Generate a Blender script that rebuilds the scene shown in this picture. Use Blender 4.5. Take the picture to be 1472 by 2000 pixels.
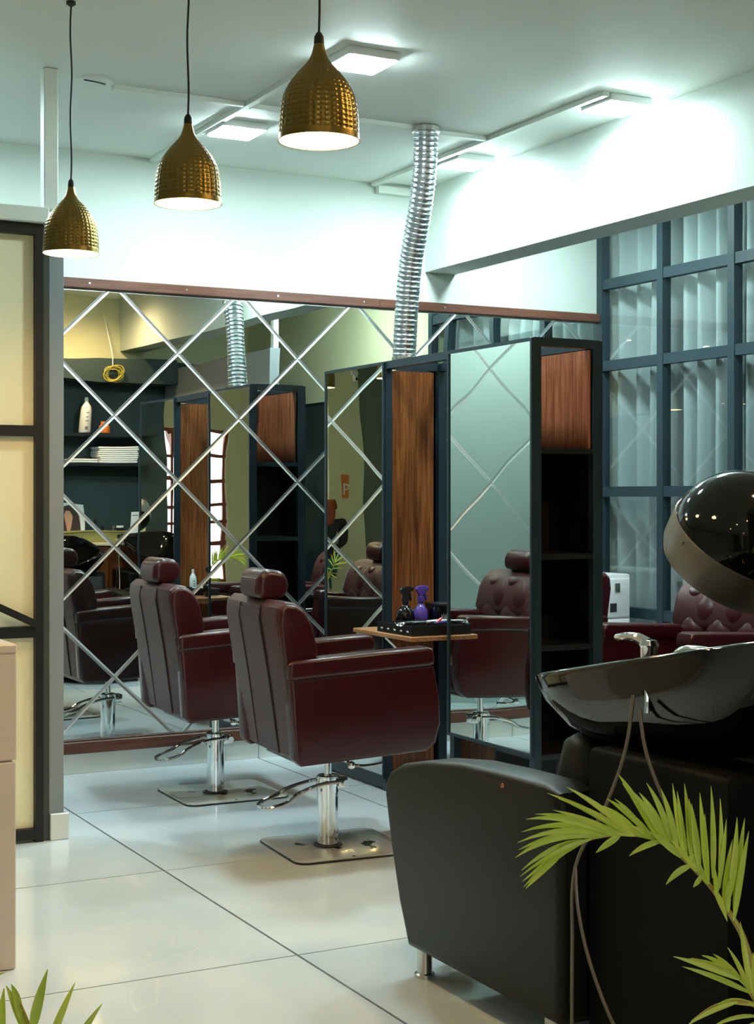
import bpy, bmesh, math, random
from mathutils import Vector, Matrix
R = math.radians
random.seed(7)
SC = bpy.context.scene
COL = SC.collection
for o in list(bpy.data.objects):
    bpy.data.objects.remove(o)

# ------------------------------------------------------------------ camera, world, exposure
F_PX, IW, IH = 2950.0, 1472.0, 2000.0
YAW, CAM_H, HOR = R(28.0), 1.40, 970.0
cam_d = bpy.data.cameras.new('camera')
cam = bpy.data.objects.new('camera', cam_d)
COL.objects.link(cam)
cam.location = (0, 0, CAM_H)
cam.rotation_euler = (R(90), 0, -YAW)
cam_d.sensor_fit = 'HORIZONTAL'
cam_d.sensor_width = 36.0
cam_d.lens = F_PX / IW * 36.0
cam_d.shift_x = 0.0
cam_d.shift_y = -(IH / 2 - HOR) / IW
cam_d.clip_start = 0.05
cam_d.dof.use_dof = False
SC.camera = cam

w = bpy.data.worlds.new('world')
SC.world = w
w.use_nodes = True
bg = w.node_tree.nodes['Background']
bg.inputs[0].default_value = (0.95, 0.98, 1.0, 1)
bg.inputs[1].default_value = 1.6

SC.view_settings.view_transform = 'Standard'
SC.view_settings.look = 'None'
SC.view_settings.gamma = 1.0
SC.view_settings.use_curve_mapping = False
SC.view_settings.exposure = 1.42
SC.cycles.use_denoising = True
SC.cycles.max_bounces = 12
SC.cycles.diffuse_bounces = 5
SC.cycles.glossy_bounces = 8
SC.cycles.transparent_max_bounces = 12
SC.cycles.caustics_reflective = False
SC.cycles.caustics_refractive = False
SC.cycles.sample_clamp_indirect = 8.0

PANEL_E = 84.0          # ceiling LED panels (emission strength)
COOL = (0.76, 0.985, 1.0)
WARM = (1.0, 0.70, 0.36)
PENDANT_W = 4.5
DOWN_W = 4.2

# ------------------------------------------------------------------ materials
MAT = {}
def mat(name, col, rough=0.5, metal=0.0, spec=0.5, coat=0.0, emit=None, estr=0.0, bump=0.0, bscale=40.0, var=0.0, vscale=6.0, sheen=0.0):
    m = bpy.data.materials.new(name); m.use_nodes = True
    nt = m.node_tree; b = nt.nodes['Principled BSDF']
    b.inputs['Base Color'].default_value = (*col, 1)
    b.inputs['Roughness'].default_value = rough
    b.inputs['Metallic'].default_value = metal
    b.inputs['Specular IOR Level'].default_value = spec
    b.inputs['Coat Weight'].default_value = coat
    b.inputs['Coat Roughness'].default_value = 0.05
    if sheen: b.inputs['Sheen Weight'].default_value = sheen
    if emit:
        b.inputs['Emission Color'].default_value = (*emit, 1)
        b.inputs['Emission Strength'].default_value = estr
    tc = nt.nodes.new('ShaderNodeTexCoord')
    if var:
        n = nt.nodes.new('ShaderNodeTexNoise'); n.inputs['Scale'].default_value = vscale; n.inputs['Detail'].default_value = 4
        nt.links.new(tc.outputs['Object'], n.inputs['Vector'])
        mx = nt.nodes.new('ShaderNodeMixRGB'); mx.blend_type = 'MIX'
        mx.inputs[1].default_value = (*[c * (1 - var) for c in col], 1)
        mx.inputs[2].default_value = (*[min(1, c * (1 + var)) for c in col], 1)
        nt.links.new(n.outputs['Fac'], mx.inputs[0]); nt.links.new(mx.outputs[0], b.inputs['Base Color'])
    if bump:
        n = nt.nodes.new('ShaderNodeTexNoise'); n.inputs['Scale'].default_value = bscale; n.inputs['Detail'].default_value = 3
        nt.links.new(tc.outputs['Object'], n.inputs['Vector'])
        bp = nt.nodes.new('ShaderNodeBump'); bp.inputs['Strength'].default_value = bump; bp.inputs['Distance'].default_value = 0.01
        nt.links.new(n.outputs['Fac'], bp.inputs['Height']); nt.links.new(bp.outputs[0], b.inputs['Normal'])
    MAT[name] = m
    return m

def wood(name, dark, mid, light, axis=2, scale=1.0, rough=0.35, spec=0.4):
    m = bpy.data.materials.new(name); m.use_nodes = True
    nt = m.node_tree; b = nt.nodes['Principled BSDF']
    tc = nt.nodes.new('ShaderNodeTexCoord'); mp = nt.nodes.new('ShaderNodeMapping')
    s = [42 * scale] * 3; s[axis] = 1.6 * scale
    mp.inputs['Scale'].default_value = s
    n1 = nt.nodes.new('ShaderNodeTexNoise'); n1.inputs['Scale'].default_value = 2.2; n1.inputs['Detail'].default_value = 7; n1.inputs['Roughness'].default_value = 0.65
    n2 = nt.nodes.new('ShaderNodeTexNoise'); n2.inputs['Scale'].default_value = 3.2 * scale; n2.inputs['Detail'].default_value = 2
    mp2 = nt.nodes.new('ShaderNodeMapping'); s2 = [1.6] * 3; s2[axis] = 0.55; mp2.inputs['Scale'].default_value = s2
    nt.links.new(tc.outputs['Object'], mp.inputs['Vector']); nt.links.new(mp.outputs[0], n1.inputs['Vector'])
    nt.links.new(tc.outputs['Object'], mp2.inputs['Vector']); nt.links.new(mp2.outputs[0], n2.inputs['Vector'])
    ad = nt.nodes.new('ShaderNodeMath'); ad.operation = 'MULTIPLY_ADD'; ad.inputs[1].default_value = 0.72; 
    nt.links.new(n1.outputs['Fac'], ad.inputs[0])
    ml = nt.nodes.new('ShaderNodeMath'); ml.operation = 'MULTIPLY'; ml.inputs[1].default_value = 0.28
    nt.links.new(n2.outputs['Fac'], ml.inputs[0]); nt.links.new(ml.outputs[0], ad.inputs[2])
    cr = nt.nodes.new('ShaderNodeValToRGB')
    e = cr.color_ramp.elements
    e[0].position = 0.33; e[0].color = (*dark, 1)
    e[1].position = 0.68; e[1].color = (*light, 1)
    k = e.new(0.5); k.color = (*mid, 1)
    nt.links.new(ad.outputs[0], cr.inputs[0]); nt.links.new(cr.outputs[0], b.inputs['Base Color'])
    b.inputs['Roughness'].default_value = rough; b.inputs['Specular IOR Level'].default_value = spec
    bp = nt.nodes.new('ShaderNodeBump'); bp.inputs['Strength'].default_value = 0.12; bp.inputs['Distance'].default_value = 0.004
    nt.links.new(n1.outputs['Fac'], bp.inputs['Height']); nt.links.new(bp.outputs[0], b.inputs['Normal'])
    MAT[name] = m
    return m

WALL = mat('wall_paint', (0.575, 0.635, 0.585), 0.6, spec=0.25, bump=0.03, bscale=60, var=0.02, vscale=3)
CEIL = mat('ceiling_paint', (0.76, 0.80, 0.75), 0.55, spec=0.25, bump=0.03, bscale=30, var=0.02, vscale=2)
CREAM = mat('cream_paint', (0.72, 0.69, 0.44), 0.6, spec=0.25, var=0.03)
CREAMPANEL = mat('cream_panel', (0.88, 0.82, 0.55), 0.45, spec=0.3, var=0.02, vscale=2)
DARKWALL = mat('dark_wall_paint', (0.035, 0.055, 0.055), 0.55, spec=0.3, var=0.15, vscale=3)
GREYPOST = mat('grey_post_paint', (0.24, 0.26, 0.275), 0.5, spec=0.3, var=0.06, vscale=5)
TRUNK = mat('white_trunking', (0.72, 0.77, 0.71), 0.4, spec=0.4)
BLACKFR = mat('black_frame_paint', (0.010, 0.010, 0.010), 0.4, spec=0.4)
NAVYFR = mat('dark_steel_paint', (0.012, 0.026, 0.034), 0.35, spec=0.45)
NAVYWIN = mat('window_steel_paint', (0.022, 0.042, 0.055), 0.4, spec=0.4)
BLACKPANEL = mat('black_panel', (0.004, 0.004, 0.005), 0.5, spec=0.25)
TRIMW = wood('reddish_trim_wood', (0.06, 0.022, 0.014), (0.12, 0.045, 0.028), (0.19, 0.08, 0.05), axis=0, rough=0.35)
PANELW = wood('orange_panel_wood', (0.045, 0.012, 0.004), (0.155, 0.046, 0.012), (0.31, 0.115, 0.032), axis=2, rough=0.32)
PANELW2 = wood('red_panel_wood', (0.09, 0.022, 0.010), (0.26, 0.075, 0.032), (0.46, 0.17, 0.08), axis=2, rough=0.32)
PLANKW = wood('plank_wood', (0.16, 0.06, 0.02), (0.33, 0.14, 0.05), (0.48, 0.24, 0.10), axis=1, rough=0.35)
BURG = mat('burgundy_vinyl', (0.033, 0.0024, 0.0050), 0.28, spec=0.5, bump=0.05, bscale=220, var=0.06, vscale=5)
BURGD = mat('burgundy_back_vinyl', (0.052, 0.013, 0.014), 0.42, spec=0.4, bump=0.05, bscale=220)
SEAM = mat('dark_seam', (0.012, 0.004, 0.005), 0.6)
CHROME = mat('chrome', (0.82, 0.84, 0.85), 0.07, metal=1.0)
STEEL = mat('brushed_steel', (0.62, 0.60, 0.55), 0.25, metal=1.0)
CHARC = mat('charcoal_vinyl', (0.0105, 0.0105, 0.0090), 0.42, spec=0.20, bump=0.06, bscale=260, var=0.08, vscale=4)
GLOSSB = mat('black_gloss', (0.003, 0.003, 0.0035), 0.05, spec=0.45)
BLACKPL = mat('black_plastic', (0.010, 0.010, 0.012), 0.3, spec=0.5)
PEDB = mat('matt_black_shell', (0.003, 0.003, 0.003), 0.6, spec=0.1)
RUBBER = mat('black_rubber', (0.012, 0.012, 0.012), 0.55)
WHITEPL = mat('white_plastic', (0.78, 0.80, 0.80), 0.35)
CREAMPL = mat('cream_plastic', (0.80, 0.72, 0.42), 0.35)
HOODGREY = mat('grey_hood_plastic', (0.14, 0.138, 0.13), 0.28, spec=0.5)
BEIGE = mat('beige_laminate', (0.62, 0.52, 0.44), 0.35, spec=0.4)
OLIVE = mat('olive_box', (0.26, 0.24, 0.07), 0.4, var=0.12)
STONE = mat('cream_stone', (0.70, 0.58, 0.36), 0.3, var=0.1, vscale=12)
TOWEL = mat('white_towel', (0.82, 0.83, 0.85), 0.9, bump=0.25, bscale=300)
ORANGE = mat('orange_plastic', (0.75, 0.20, 0.03), 0.35)
PURPLE = mat('purple_plastic', (0.085, 0.045, 0.26), 0.15, spec=0.5)
BLUEPL = mat('blue_plastic', (0.03, 0.08, 0.45), 0.3)
REDPL = mat('red_plastic', (0.70, 0.03, 0.03), 0.3)
TEALPL = mat('teal_plastic', (0.10, 0.45, 0.42), 0.3)
INK = mat('dark_print', (0.02, 0.02, 0.025), 0.5)
WIRE = mat('yellow_wire', (0.45, 0.38, 0.06), 0.4)
CORD = mat('black_cord', (0.006, 0.006, 0.006), 0.5)
HOSE = mat('grey_brown_hose', (0.20, 0.16, 0.12), 0.35, metal=0.6)
CURT = mat('grey_curtain', (0.42, 0.47, 0.47), 0.85, sheen=0.2, bump=0.1, bscale=300)
SKIRT = mat('skirting_tile', (0.70, 0.71, 0.66), 0.25, var=0.06, vscale=4)
GROUT = mat('dark_grout', (0.020, 0.024, 0.030), 0.8)
COPPER = mat('copper_bolt', (0.30, 0.09, 0.05), 0.25, metal=1.0)
POTM = mat('pale_blue_pot', (0.45, 0.55, 0.62), 0.4)
SOIL = mat('soil', (0.03, 0.02, 0.012), 0.9, bump=0.5, bscale=80)
SKIN = mat('skin', (0.55, 0.30, 0.20), 0.5)
HAIRR = mat('red_hair', (0.30, 0.05, 0.012), 0.45, bump=0.3, bscale=120)
HAIRD = mat('dark_brown_hair_print', (0.05, 0.02, 0.015), 0.5)
DRESS = mat('black_dress', (0.008, 0.008, 0.010), 0.7)
TEALCL = mat('teal_trousers', (0.03, 0.14, 0.17), 0.7)
LATT = mat('red_brown_lattice', (0.25, 0.06, 0.03), 0.5)
BULB = mat('warm_bulb', (1, 0.9, 0.7), 0.3, emit=(1.0, 0.78, 0.45), estr=30)
LED = mat('led_diffuser', (0.9, 0.95, 0.95), 0.4, emit=COOL, estr=PANEL_E)
DOWNL = mat('downlight_lens', (1, 0.9, 0.7), 0.3, emit=WARM, estr=25)
SHADEIN = mat('shade_inside', (0.85, 0.80, 0.66), 0.5)

def mirror_mat(name, col, rough, wob=0.0):
    m = mat(name, col, rough, metal=1.0)
    if wob:
        nt = m.node_tree; b = nt.nodes['Principled BSDF']
        tc = nt.nodes.new('ShaderNodeTexCoord'); n = nt.nodes.new('ShaderNodeTexNoise'); n.inputs['Scale'].default_value = 3.2; n.inputs['Detail'].default_value = 0
        nt.links.new(tc.outputs['Object'], n.inputs['Vector'])
        bp = nt.nodes.new('ShaderNodeBump'); bp.inputs['Strength'].default_value = wob; bp.inputs['Distance'].default_value = 0.01
        nt.links.new(n.outputs['Fac'], bp.inputs['Height']); nt.links.new(bp.outputs[0], b.inputs['Normal'])
    return m
MIRROR = mirror_mat('mirror_glass', (0.80, 0.86, 0.83), 0.0, 0.10)
BEVEL = mirror_mat('mirror_bevel', (0.88, 0.92, 0.92), 0.30)

def brass_mat():
    m = bpy.data.materials.new('hammered_brass'); m.use_nodes = True
    nt = m.node_tree; b = nt.nodes['Principled BSDF']
    b.inputs['Base Color'].default_value = (0.26, 0.17, 0.045, 1); b.inputs['Metallic'].default_value = 1.0; b.inputs['Roughness'].default_value = 0.30
    MAT['hammered_brass'] = m
    return m
BRASS = brass_mat()

def floor_mat():
    m = bpy.data.materials.new('polished_floor_tile'); m.use_nodes = True
    nt = m.node_tree; b = nt.nodes['Principled BSDF']
    tc = nt.nodes.new('ShaderNodeTexCoord')
    oi = nt.nodes.new('ShaderNodeObjectInfo')
    va = nt.nodes.new('ShaderNodeVectorMath'); va.operation = 'MULTIPLY_ADD'
    va.inputs[1].default_value = (1, 1, 1)
    cm = nt.nodes.new('ShaderNodeCombineXYZ'); ml = nt.nodes.new('ShaderNodeMath'); ml.operation = 'MULTIPLY'; ml.inputs[1].default_value = 37.0
    nt.links.new(oi.outputs['Random'], ml.inputs[0])
    for i in range(3): nt.links.new(ml.outputs[0], cm.inputs[i])
    nt.links.new(tc.outputs['Object'], va.inputs[0]); nt.links.new(cm.outputs[0], va.inputs[2])
    n1 = nt.nodes.new('ShaderNodeTexNoise'); n1.inputs['Scale'].default_value = 1.6; n1.inputs['Detail'].default_value = 5; n1.inputs['Distortion'].default_value = 1.2
    nt.links.new(va.outputs[0], n1.inputs['Vector'])
    cr = nt.nodes.new('ShaderNodeValToRGB'); e = cr.color_ramp.elements
    e[0].position = 0.3; e[0].color = (0.63, 0.715, 0.775, 1); e[1].position = 0.7; e[1].color = (0.73, 0.79, 0.825, 1)
    nt.links.new(n1.outputs['Fac'], cr.inputs[0])
    # thin pale veins
    n2 = nt.nodes.new('ShaderNodeTexNoise'); n2.inputs['Scale'].default_value = 1.1; n2.inputs['Detail'].default_value = 3; n2.inputs['Distortion'].default_value = 2.0
    nt.links.new(va.outputs[0], n2.inputs['Vector'])
    sb = nt.nodes.new('ShaderNodeMath'); sb.operation = 'SUBTRACT'; sb.inputs[1].default_value = 0.5
    ab = nt.nodes.new('ShaderNodeMath'); ab.operation = 'ABSOLUTE'
    nt.links.new(n2.outputs['Fac'], sb.inputs[0]); nt.links.new(sb.outputs[0], ab.inputs[0])
    mr = nt.nodes.new('ShaderNodeMapRange'); mr.inputs[1].default_value = 0.0; mr.inputs[2].default_value = 0.006; mr.inputs[3].default_value = 0.5; mr.inputs[4].default_value = 0.0
    nt.links.new(ab.outputs[0], mr.inputs[0])
    n3 = nt.nodes.new('ShaderNodeTexNoise'); n3.inputs['Scale'].default_value = 2.4
    nt.links.new(va.outputs[0], n3.inputs['Vector'])
    mr3 = nt.nodes.new('ShaderNodeMapRange'); mr3.inputs[1].default_value = 0.52; mr3.inputs[2].default_value = 0.62
    nt.links.new(n3.outputs['Fac'], mr3.inputs[0])
    mm = nt.nodes.new('ShaderNodeMath'); mm.operation = 'MULTIPLY'
    nt.links.new(mr.outputs[0], mm.inputs[0]); nt.links.new(mr3.outputs[0], mm.inputs[1])
    mx = nt.nodes.new('ShaderNodeMixRGB'); mx.inputs[2].default_value = (0.86, 0.84, 0.78, 1)
    nt.links.new(mm.outputs[0], mx.inputs[0]); nt.links.new(cr.outputs[0], mx.inputs[1])
    nt.links.new(mx.outputs[0], b.inputs['Base Color'])
    b.inputs['Roughness'].default_value = 0.07; b.inputs['Specular IOR Level'].default_value = 0.6
    return m
FLOORM = floor_mat()

def glass_mat(name, tint=(0.95, 0.98, 0.98), refl=0.9):
    m = bpy.data.materials.new(name); m.use_nodes = True
    nt = m.node_tree; nt.nodes.clear()
    out = nt.nodes.new('ShaderNodeOutputMaterial'); mx = nt.nodes.new('ShaderNodeMixShader')
    tr = nt.nodes.new('ShaderNodeBsdfTransparent'); tr.inputs[0].default_value = (*tint, 1)
    gl = nt.nodes.new('ShaderNodeBsdfGlossy'); gl.inputs['Roughness'].default_value = 0.0
    gl.inputs['Color'].default_value = (refl, refl, refl, 1)
    lw = nt.nodes.new('ShaderNodeLayerWeight'); lw.inputs[0].default_value = 0.5
    pw = nt.nodes.new('ShaderNodeMath'); pw.operation = 'POWER'; pw.inputs[1].default_value = 4.0
    nt.links.new(lw.outputs['Facing'], pw.inputs[0])
    fr = nt.nodes.new('ShaderNodeMath'); fr.operation = 'MULTIPLY_ADD'; fr.inputs[1].default_value = 0.9; fr.inputs[2].default_value = 0.05
    nt.links.new(pw.outputs[0], fr.inputs[0])
    nt.links.new(fr.outputs[0], mx.inputs[0]); nt.links.new(tr.outputs[0], mx.inputs[1]); nt.links.new(gl.outputs[0], mx.inputs[2])
    nt.links.new(mx.outputs[0], out.inputs[0])
    return m
GLASS = glass_mat('window_glass')

def plated_mat():
    # worn chrome plate with black chipped patches
    m = bpy.data.materials.new('worn_chrome_plate'); m.use_nodes = True
    nt = m.node_tree; b = nt.nodes['Principled BSDF']
    b.inputs['Metallic'].default_value = 0.5; b.inputs['Roughness'].default_value = 0.16
    b.inputs['Base Color'].default_value = (0.72, 0.70, 0.66, 1)
    tc = nt.nodes.new('ShaderNodeTexCoord'); n = nt.nodes.new('ShaderNodeTexNoise'); n.inputs['Scale'].default_value = 9; n.inputs['Detail'].default_value = 6
    nt.links.new(tc.outputs['Object'], n.inputs['Vector'])
    mr = nt.nodes.new('ShaderNodeMapRange'); mr.inputs[1].default_value = 0.625; mr.inputs[2].default_value = 0.64
    nt.links.new(n.outputs['Fac'], mr.inputs[0])
    mx = nt.nodes.new('ShaderNodeMixRGB'); mx.inputs[1].default_value = (0.80, 0.80, 0.78, 1); mx.inputs[2].default_value = (0.01, 0.01, 0.01, 1)
    nt.links.new(mr.outputs[0], mx.inputs[0]); nt.links.new(mx.outputs[0], b.inputs['Base Color'])
    return m
PLATE = plated_mat()

def leaf_mat(name, a, c):
    m = bpy.data.materials.new(name); m.use_nodes = True
    nt = m.node_tree; b = nt.nodes['Principled BSDF']
    tc = nt.nodes.new('ShaderNodeTexCoord'); n = nt.nodes.new('ShaderNodeTexNoise'); n.inputs['Scale'].default_value = 18
    nt.links.new(tc.outputs['Object'], n.inputs['Vector'])
    mx = nt.nodes.new('ShaderNodeMixRGB'); mx.inputs[1].default_value = (*a, 1); mx.inputs[2].default_value = (*c, 1)
    nt.links.new(n.outputs['Fac'], mx.inputs[0]); nt.links.new(mx.outputs[0], b.inputs['Base Color'])
    b.inputs['Roughness'].default_value = 0.38
    b.inputs['Transmission Weight'].default_value = 0.0
    b.inputs['Subsurface Weight'].default_value = 0.0
    return m
LEAF = leaf_mat('palm_leaf', (0.38, 0.54, 0.04), (0.66, 0.74, 0.12))
STALK = leaf_mat('palm_stalk', (0.38, 0.33, 0.05), (0.45, 0.26, 0.05))

# ------------------------------------------------------------------ mesh helpers
class MB:
    def __init__(s):
        s.v = []; s.f = []; s.m = []
    def add(s, vs, fs, mi=0):
        b = len(s.v); s.v += [tuple(v) for v in vs]; s.f += [tuple(i + b for i in f) for f in fs]; s.m += [mi] * len(fs)
        return s
    def box(s, x0, x1, y0, y1, z0, z1, mi=0):
        vs = [(x, y, z) for z in (z0, z1) for y in (y0, y1) for x in (x0, x1)]
        return s.add(vs, [(0, 2, 3, 1), (4, 5, 7, 6), (0, 1, 5, 4), (2, 6, 7, 3), (0, 4, 6, 2), (1, 3, 7, 5)], mi)
    def rbox(s, x0, x1, y0, y1, z0, z1, r=0.01, seg=3, mi=0, mtx=None):
        bm = bmesh.new(); bmesh.ops.create_cube(bm, size=1)
        for v in bm.verts:
            v.co = Vector(((x0 + x1) / 2 + v.co.x * (x1 - x0), (y0 + y1) / 2 + v.co.y * (y1 - y0), (z0 + z1) / 2 + v.co.z * (z1 - z0)))
        bmesh.ops.bevel(bm, geom=list(bm.edges), offset=r, segments=seg, profile=0.5, affect='EDGES')
        return s.bm(bm, mi, mtx)
    def bm(s, bm, mi=0, mtx=None):
        bm.verts.ensure_lookup_table(); bm.verts.index_update()
        s.add([(mtx @ v.co if mtx else v.co)[:] for v in bm.verts], [[v.index for v in f.verts] for f in bm.faces], mi)
        bm.free(); return s
    def prism(s, pts, lo, hi, axis='y', r=0.0, seg=3, mi=0, mtx=None):
        # polygon pts (two coordinates) extruded along axis; rounded edges
        bm = bmesh.new()
        def mk(a, b, t): return {'x': (t, a, b), 'y': (a, t, b), 'z': (a, b, t)}[axis]
        A = [bm.verts.new(mk(a, b, lo)) for a, b in pts]; B = [bm.verts.new(mk(a, b, hi)) for a, b in pts]
        n = len(pts)
        bm.faces.new(A); bm.faces.new(B[::-1])
        for i in range(n): bm.faces.new((A[i], B[i], B[(i + 1) % n], A[(i + 1) % n]))
        bmesh.ops.recalc_face_normals(bm, faces=list(bm.faces))
        if r:
            es = [e for e in bm.edges if len({v in A for v in e.verts}) == 1]
            bmesh.ops.bevel(bm, geom=es, offset=r, segments=seg, profile=0.5, affect='EDGES', clamp_overlap=True)
        return s.bm(bm, mi, mtx)
    def cyl(s, c, r, z0, z1, n=24, r1=None, axis='z', mi=0):
        r1 = r if r1 is None else r1
        vs = []
        for t, rr in ((z0, r), (z1, r1)):
            for i in range(n):
                a = 2 * math.pi * i / n; u, v = rr * math.cos(a), rr * math.sin(a)
                vs.append({'z': (c[0] + u, c[1] + v, t), 'x': (t, c[0] + u, c[1] + v), 'y': (c[0] + u, t, c[1] + v)}[axis])
        fs = [(i, (i + 1) % n, n + (i + 1) % n, n + i) for i in range(n)] + [tuple(range(n))[::-1], tuple(range(n, 2 * n))]
        return s.add(vs, fs, mi)
    def tube(s, pts, r, n=8, mi=0, cap=True, closed=False):
        pts = [Vector(p) for p in pts]; k = len(pts)
        rr = r if isinstance(r, (list, tuple)) else [r] * k
        vs = []; up = None
        for i in range(k):
            if closed: t = pts[(i + 1) % k] - pts[i - 1]
            else: t = pts[min(i + 1, k - 1)] - pts[max(i - 1, 0)]
            t.normalize()
            if up is None:
                up = Vector((0, 0, 1)) if abs(t.z) < 0.9 else Vector((1, 0, 0))
            u = up - t * up.dot(t); u.normalize(); up = u; v = t.cross(u)
            for j in range(n):
                a = 2 * math.pi * j / n
                vs.append(pts[i] + (u * math.cos(a) + v * math.sin(a)) * rr[i])
        fs = []
        for i in range(k if closed else k - 1):
            a, b = i * n, ((i + 1) % k) * n
            for j in range(n): fs.append((a + j, a + (j + 1) % n, b + (j + 1) % n, b + j))
        if cap and not closed: fs += [tuple(range(n))[::-1], tuple(range((k - 1) * n, k * n))]
        return s.add(vs, fs, mi)
    def lathe(s, prof, c=(0, 0, 0), n=32, mtx=None, mi=0, mis=None):
        vs = []; k = len(prof)
        for r, z in prof:
            for j in range(n):
                a = 2 * math.pi * j / n
                p = Vector((r * math.cos(a), r * math.sin(a), z))
                if mtx: p = mtx @ p
                vs.append(p + Vector(c))
        for i in range(k - 1):
            fs = [(i * n + j, i * n + (j + 1) % n, (i + 1) * n + (j + 1) % n, (i + 1) * n + j) for j in range(n)]
            if i == 0: s._b = len(s.v)
            s.f += [tuple(x + s._b for x in f) for f in fs]; s.m += [mis[i] if mis else mi] * n
        s.v += [tuple(v) for v in vs]
        return s
    def xf(s, mtx):
        s.v = [tuple(mtx @ Vector(v)) for v in s.v]; return s
    def build(s, name, material, parent=None, smooth=True, ang=32, world=True, bev=0.0):
        me = bpy.data.meshes.new(name)
        vs = s.v
        if parent is not None and world:
            po = ORI[parent.name]
            vs = [(x - po[0], y - po[1], z - po[2]) for x, y, z in vs]
        me.from_pydata(vs, [], s.f); me.update()
        bm = bmesh.new(); bm.from_mesh(me)
        bmesh.ops.recalc_face_normals(bm, faces=list(bm.faces))
        bm.to_mesh(me); bm.free()
        mats = material if isinstance(material, (list, tuple)) else [material]
        for q in mats: me.materials.append(q)
        if len(mats) > 1 and len(me.polygons) == len(s.m): me.polygons.foreach_set('material_index', s.m)
        if smooth:
            me.polygons.foreach_set('use_smooth', [True] * len(me.polygons))
            try: me.set_sharp_from_angle(angle=R(ang))
            except Exception: pass
        o = bpy.data.objects.new(name, me); COL.objects.link(o)
        if parent is not None:
            o.parent = parent
            ORI[o.name] = ORI[parent.name]
        else: ORI[o.name] = (0, 0, 0)
        if bev:
            b = o.modifiers.new('bevel', 'BEVEL'); b.width = bev; b.segments = 2; b.limit_method = 'ANGLE'
        return o
ORI = {}
def thing(name, label, cat, loc=(0, 0, 0), group=None):
    o = bpy.data.objects.new(name, None); COL.objects.link(o)
    o.empty_display_size = 0.05
    o.location = loc; ORI[o.name] = tuple(loc)
    o['label'] = label; o['category'] = cat
    if group: o['group'] = group
    return o
def tag(o, label, cat, group=None, kind=None):
    o['label'] = label; o['category'] = cat
    if group: o['group'] = group
    if kind: o['kind'] = kind
    return o
def struct(o, label=None, cat=None):
    o['kind'] = 'structure'
    if label: o['label'] = label
    if cat: o['category'] = cat
    return o
def sempty(name, label, cat, loc=(0, 0, 0)):
    o = thing(name, label, cat, loc); o['kind'] = 'structure'; return o
def dup(root, loc, rz, label, group=None):
    r = root.copy(); COL.objects.link(r); r.location = loc; r.rotation_euler = (0, 0, rz); r['label'] = label
    if group: r['group'] = group
    for ch in list(root.children):
        c = ch.copy(); COL.objects.link(c); c.parent = r
        for g in list(ch.children):
            d = g.copy(); COL.objects.link(d); d.parent = c
    return r
FWD = Vector((math.sin(YAW), math.cos(YAW), 0)); RGT = Vector((math.cos(YAW), -math.sin(YAW), 0)); UP = Vector((0, 0, 1)); CAM = Vector((0, 0, CAM_H))
def at(px, py, d):
    """world point that lies d metres in front of the camera"""
    return CAM + (FWD + RGT * ((px - 736) / F_PX) + UP * ((HOR - py) / F_PX)) * d
def smoothpath(pts, n=8):
    pts = [Vector(p) for p in pts]; out = []
    for i in range(len(pts) - 1):
        p0, p1, p2, p3 = pts[max(i - 1, 0)], pts[i], pts[i + 1], pts[min(i + 2, len(pts) - 1)]
        for k in range(n):
            t = k / n
            out.append(0.5 * ((2 * p1) + (p2 - p0) * t + (2 * p0 - 5 * p1 + 4 * p2 - p3) * t * t + (3 * p1 - p0 - 3 * p2 + p3) * t ** 3))
    out.append(pts[-1]); return out

def closedpath(pts, n=3):
    pts = [Vector(p) for p in pts]; k = len(pts); out = []
    for i in range(k):
        p0, p1, p2, p3 = pts[i - 1], pts[i], pts[(i + 1) % k], pts[(i + 2) % k]
        for q in range(n):
            t = q / n
            out.append(0.5 * ((2 * p1) + (p2 - p0) * t + (2 * p0 - 5 * p1 + 4 * p2 - p3) * t * t + (3 * p1 - p0 - 3 * p2 + p3) * t ** 3))
    return out

# ------------------------------------------------------------------ room shell
YB, ZC, XL, XR, YF = 7.449, 3.15, -3.0, 5.5, -3.2
fl = sempty('floor', 'pale polished stone-look tile floor of the salon', 'floor')
MB().box(XL - .1, 6.3, YF - .1, 7.6, -0.08, -0.006).build('grout_bed', GROUT, fl, smooth=False)
XE = [XL, -1.904, -0.619, 0.666, 1.951, 3.236, 4.521, 6.2]
YE = [YF, -2.79, -1.63, -0.47, 0.69, 1.855, 3.02, 4.187, 5.366, 6.512, 7.445]
for i in range(len(XE) - 1):
    for j in range(len(YE) - 1):
        g, h = 0.0042, 0.0036
        MB().box(XE[i] + g, XE[i + 1] - g, YE[j] + h, YE[j + 1] - h, -0.012, 0.0).build('floor_tile', FLOORM, fl, smooth=False)
struct(MB().box(XL - .1, 6.3, YF - .1, 7.6, ZC, ZC + .1).build('ceiling', CEIL, smooth=False), 'pale painted ceiling over the salon', 'ceiling')
struct(MB().box(XL - .1, 6.3, YB, YB + .12, 0, ZC).build('wall_back', WALL, smooth=False), 'white painted back wall above the mirror', 'wall')
struct(MB().box(XL - .12, XL, YF, YB, 0, ZC).build('wall_left', WALL, smooth=False), 'pale painted wall at the far left', 'wall')
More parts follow.
